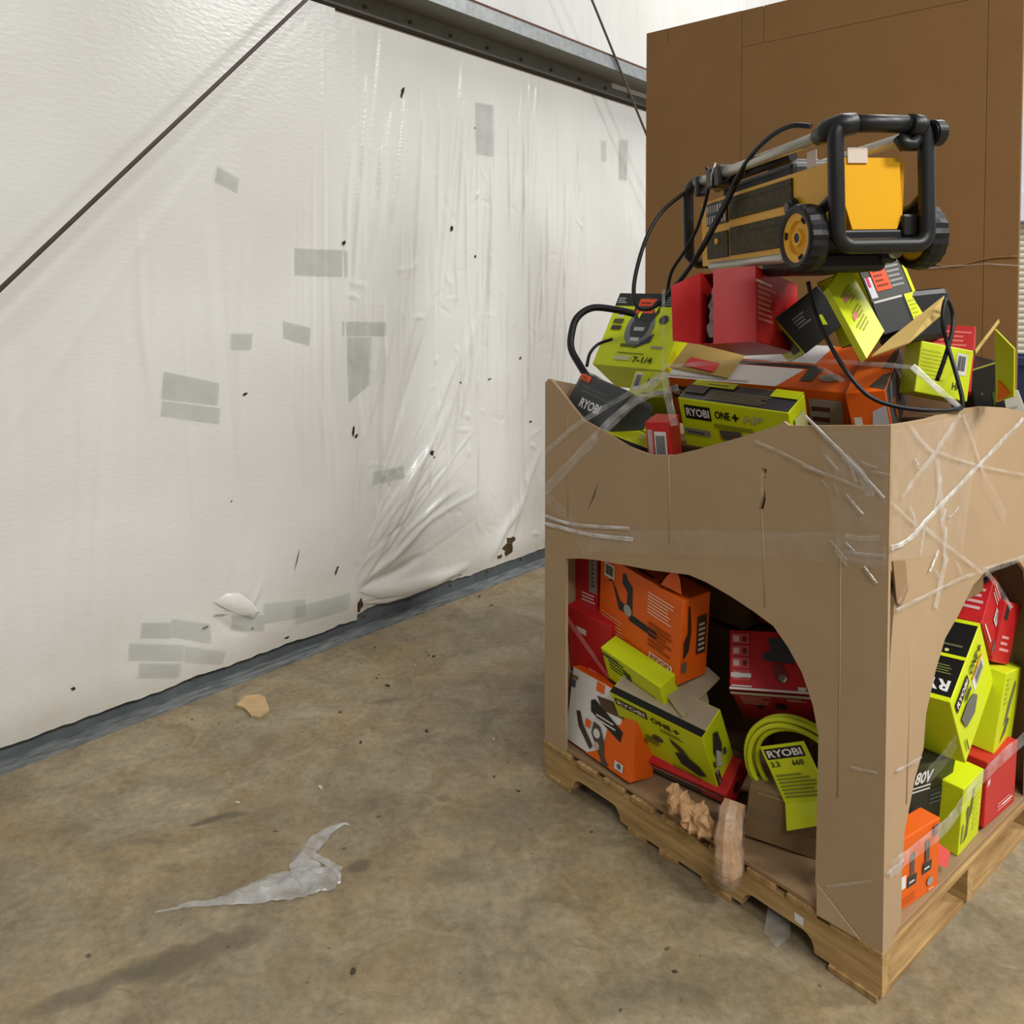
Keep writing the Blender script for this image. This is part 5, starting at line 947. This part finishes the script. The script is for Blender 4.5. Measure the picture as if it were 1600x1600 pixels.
def ribbon(w, pts, m, seed):
    rg = random.Random(seed); P = catmull(pts, 7) if len(pts) > 2 else [Vector(pts[0]).lerp(Vector(pts[1]), k / 6) for k in range(7)]
    V = []; F = []; n = len(P); c = 5
    mean = sum(P, Vector()) / n
    nrm = Vector((0, -1, 0)) if max(q.y for q in P) < 0 else (Vector((1, 0, 0)) if min(q.x for q in P) > 1.2 else Vector((0.6, -0.75, 0.25)).normalized())
    for i, q in enumerate(P):
        t = (P[min(i + 1, n - 1)] - P[max(i - 1, 0)]).normalized(); s = t.cross(nrm).normalized()
        for k in range(c):
            f = k / (c - 1) - 0.5; ww = w * (1 + 0.25 * noise.noise(Vector((i * 0.35, seed, 0))))
            V.append(q + s * ww * f + nrm * (0.0035 * noise.noise(Vector((i * 0.6, k * 1.3, seed))) + (0.003 if k in (1, 3) else 0)))
    for i in range(n - 1):
        for k in range(c - 1): a = i * c + k; F.append((a, a + 1, a + c + 1, a + c))
    return from_py('film_strand', V, F, m, sf, smooth=True)
rg = random.Random(31)
for k in range(22):      # pale strips painting glints on the film wrinkles around the front corner
    if k % 2:
        u0 = rg.uniform(1.02, 1.19); z0 = rg.choice([rg.uniform(1.20, 1.34), rg.uniform(1.05, 1.12)]); l = rg.uniform(0.02, 0.06); an = R(rg.choice([-48, -40, -8, 4, -70]) + rg.uniform(-8, 8))
        FILM.append((rg.uniform(0.003, 0.007), [(u0, -0.006, z0), (u0 + l * math.cos(an) * .5, -0.007, z0 + l * math.sin(an) * .5), (u0 + l * math.cos(an), -0.006, z0 + l * math.sin(an))]))
    else:
        v0 = rg.uniform(0.03, 0.36); z0 = rg.uniform(0.92, 1.36); l = rg.uniform(0.03, 0.09); an = R(rg.choice([50, 70, -50, 85, 20]) + rg.uniform(-8, 8))
        FILM.append((rg.uniform(0.003, 0.007), [(1.225, v0, z0), (1.226, v0 + l * math.cos(an) * .5, z0 + l * math.sin(an) * .5), (1.225, v0 + l * math.cos(an), z0 + l * math.sin(an))]))
for i, (w, pts) in enumerate(FILM):
    ribbon(w, pts, M_FILM_H if (i in (17, 32, 4, 5, 6) or (i > 36 and i % 3 == 0)) else (M_FILM_T if w > 0.038 and i != 33 else M_FILM), i)
# broad thin veil on the corner of the bulk box
for q in ([(1.04, -0.005, 1.36), (1.218, -0.005, 1.39), (1.218, -0.005, 1.05), (1.10, -0.005, 1.06)], [(UL + 0.004, 0.0, 1.385), (UL + 0.004, 0.50, 1.39), (UL + 0.004, 0.40, 1.02), (UL + 0.004, 0.0, 1.08)]):
    V = []; F = []; n = 14; Q = [Vector(p_) for p_ in q]
    for j in range(n + 1):
        for i in range(n + 1):
            a, b = i / n, j / n; v = Q[0].lerp(Q[1], a).lerp(Q[3].lerp(Q[2], a), b); d = 0.003 * noise.noise(v * 30)
            V.append(v + (Vector((0, -1, 0)) if q[0][1] < 0 else Vector((1, 0, 0))) * (0.002 + d))
    for j in range(n):
        for i in range(n): k = j * (n + 1) + i; F.append((k, k + 1, k + n + 2, k + n + 1))
    from_py('film_veil', V, F, M_FILM_T, sf, smooth=True)

# ================================================================== TALL FLAT CARTON, BLUE BIN
ang = math.atan2(-1.003, 1.2184)
FC = Matrix.Translation((0.66, 4.0, 0)) @ Matrix.Rotation(ang, 4, 'Z')
fc = empty('flat_carton', FC); tag(fc, 'tall brown flattened carton standing upright behind the loaded bulk box', 'cardboard')
FW, FH, FS = 1.578, 3.0, 2.835
def fpl(name, x0, x1, z0, z1, dy=0.0): return box_obj(name, x0, dy, z0, x1, dy + 0.014, z1, M_FLAT, fc, 0.0015)
plate_obj('panel', [[(0, 0), (0.490, 0), (0.490, FH), (0.121, FH), (0.1205, FH - 0.07), (0.1175, FH - 0.07), (0.117, FH), (0, FH)]], 0.014, lambda a, b, t: (a, t, b), M_FLAT, fc)
fpl('panel', 0.4912, 1.4632, 0.0, FS); fpl('panel', 1.4644, FW, 0.0, FS); fpl('rear_panel', 0.0, FW, 0.0, FH - 0.19, 0.016)
fpl('flap', 0.4912, 0.5885, FS + 0.0012, FH, 0.001); fpl('flap', 0.5925, 1.4632, FS + 0.0012, FH, 0.001); fpl('flap', 1.4644, FW, FS + 0.0012, FH, 0.001)
tube_obj('dent_crease', catmull([(1.10, -0.001, 1.83), (1.22, -0.001, 1.84), (1.36, -0.001, 1.825), (1.48, -0.001, 1.85), (1.575, -0.001, 1.855)], 4), 0.004, M_FLAT, fc, 6)
ribbon_m = M_FILM
V = [(1.08 + 0.1 * k, -0.004 - 0.003 * (k % 2), 1.825 + 0.006 * math.sin(k * 2.1)) for k in range(6)]
tube_obj('film_strip', V, 0.002, M_FILM, fc, 6)
M_NAVY = mat('navy_plastic', (34, 46, 72), 0.5, var=0.1)
bb = empty('plastic_bin', Matrix.Translation((4.15, 6.3, 0)) @ Matrix.Rotation(R(-40), 4, 'Z')); tag(bb, 'dark navy plastic bin in front of the far roller door', 'bin')
V = [(x * k, y * k, z) for z, k in ((0.0, 0.86), (1.22, 1.0), (1.22, 0.94), (0.05, 0.80)) for x, y in ((-0.3, -0.25), (0.3, -0.25), (0.3, 0.25), (-0.3, 0.25))]
F = [(3, 2, 1, 0)] + [(r * 4 + k, r * 4 + (k + 1) % 4, r * 4 + 4 + (k + 1) % 4, r * 4 + 4 + k) for r in range(3) for k in range(4)] + [(12, 13, 14, 15)]
from_py('bin_body', V, F, M_NAVY, bb)
for q in ((-0.325, -0.275, -0.325 + 0.05, 0.275), (0.275, -0.275, 0.325, 0.275), (-0.325, -0.275, 0.325, -0.225), (-0.325, 0.225, 0.325, 0.275)): box_obj('rim', q[0], q[1], 1.19, q[2], q[3], 1.26, M_NAVY, bb, 0.008)
for x in (-0.17, 0.0, 0.17): box_obj('rib', x - 0.012, -0.258, 0.08, x + 0.012, -0.222, 1.19, M_NAVY, bb, 0.004)

# ================================================================== THINGS ON THE FLOOR
def scrap():
    bm = bmesh.new()
    def leaf(cl, hw, zamp, seed, c=12):
        P = catmull([(x, y, 0) for x, y in cl], 7); n = len(P); hwf = np.interp(np.linspace(0, 1, n), np.linspace(0, 1, len(hw)), hw); rings = []
        for i, q in enumerate(P):
            t = (P[min(i + 1, n - 1)] - P[max(i - 1, 0)]).normalized(); s = Vector((-t.y, t.x, 0)); ring = []
            for k in range(c + 1):
                f = k / c * 2 - 1; v = q + s * hwf[i] * f * (1 + 0.25 * noise.noise(Vector((i * 0.4, k * 0.5, seed))))
                h = 0.002 + zamp * min(1, hwf[i] / 0.04) * (0.55 + 0.9 * noise.noise(Vector((v.x * 26, v.y * 60, seed)))) * (1 - 0.75 * f * f) + 0.003 * abs(noise.noise(v * 120))
                ring.append(bm.verts.new((v.x, v.y, max(0.0015, h))))
            rings.append(ring)
        for i in range(n - 1):
            for k in range(c): bm.faces.new((rings[i][k], rings[i][k + 1], rings[i + 1][k + 1], rings[i + 1][k])).smooth = True
    leaf([(-0.985, 2.172), (-0.94, 2.185), (-0.90, 2.200), (-0.83, 2.208), (-0.76, 2.230), (-0.68, 2.262), (-0.60, 2.285), (-0.53, 2.30), (-0.50, 2.305)], [0.002, 0.006, 0.010, 0.013, 0.034, 0.058, 0.064, 0.050, 0.022], 0.030, 1)
    leaf([(-0.60, 2.30), (-0.625, 2.37), (-0.622, 2.42), (-0.606, 2.47), (-0.582, 2.515), (-0.545, 2.548), (-0.52, 2.540)], [0.050, 0.040, 0.026, 0.028, 0.018, 0.006, 0.002], 0.026, 5)
    leaf([(-0.60, 2.40), (-0.565, 2.375), (-0.53, 2.35), (-0.505, 2.34)], [0.008, 0.012, 0.012, 0.010], 0.02, 9, 6)
    return from_bm('film_scrap', bm, M_SCRAP)
tag(scrap(), 'crumpled scrap of clear plastic film lying on the open concrete floor', 'plastic film')
ch_ = plate_obj('cardboard_chip', [[(-1.149, 3.300), (-1.135, 3.375), (-1.085, 3.392), (-1.050, 3.370), (-0.998, 3.262), (-1.02, 3.205), (-1.058, 3.216), (-1.090, 3.26), (-1.115, 3.285)][::-1]], 0.010, lambda a, b, t: (a, b, 0.001 + t), mat('chip_board', (186, 158, 116), 0.8, 0.2, 0.15, 20))
tag(ch_, 'torn tan cardboard chip on the floor by the grey base channel', 'cardboard')
V = [(0.700, 2.150, 0.04), (0.752, 2.125, 0.05), (0.735, 2.075, 0.012), (0.690, 2.050, 0.0015), (0.672, 2.095, 0.006)]
o = panel_obj('film_shred', V, 0.0008, M_FILM_T, M_FILM_T); tag(o, 'small shred of clear film under the notched pallet side', 'plastic film')
rg = random.Random(12)
for i in range(26):
    x = rg.uniform(-1.3, 0.5); y = rg.uniform(1.9, 4.6)
    if y < 2.2 and x < -1.2: continue
    if (x + 1.817) * 0.74572 + (y - 2.8206) * -0.66626 < 0.05: continue
    if ((Vector((x, y, 0)) - PAL.translation).dot(Vector((0.63243, -0.77462, 0))) > -0.1 and (Vector((x, y, 0)) - PAL.translation).dot(Vector((0.77462, 0.63243, 0))) > -0.1): continue
    r_ = rg.uniform(0.003, 0.008); n = 7
    ang_ = rg.uniform(0, 3.14); st_ = rg.uniform(1, 3.0); P = []
    for k in range(n):
        a = 2 * math.pi * k / n; dx, dy = r_ * st_ * math.cos(a) * rg.uniform(.6, 1.1), r_ * math.sin(a) * rg.uniform(.6, 1.1)
        P.append((x + dx * math.cos(ang_) - dy * math.sin(ang_), y + dx * math.sin(ang_) + dy * math.cos(ang_)))
    o = plate_obj('debris_crumb', [P], 0.002 + r_ * 0.3, lambda a, b, t: (a, b, 0.0005 + t), mat('dark_debris', (70, 60, 48), 0.9) if i % 5 else mat('pale_debris', (188, 178, 160), 0.9))
    tag(o, 'dark crumb of grit on the concrete floor' if i % 5 else 'pale crumb of grit on the concrete floor', 'debris', 'dark grit crumbs on the floor' if i % 5 else 'pale grit crumbs on the floor')
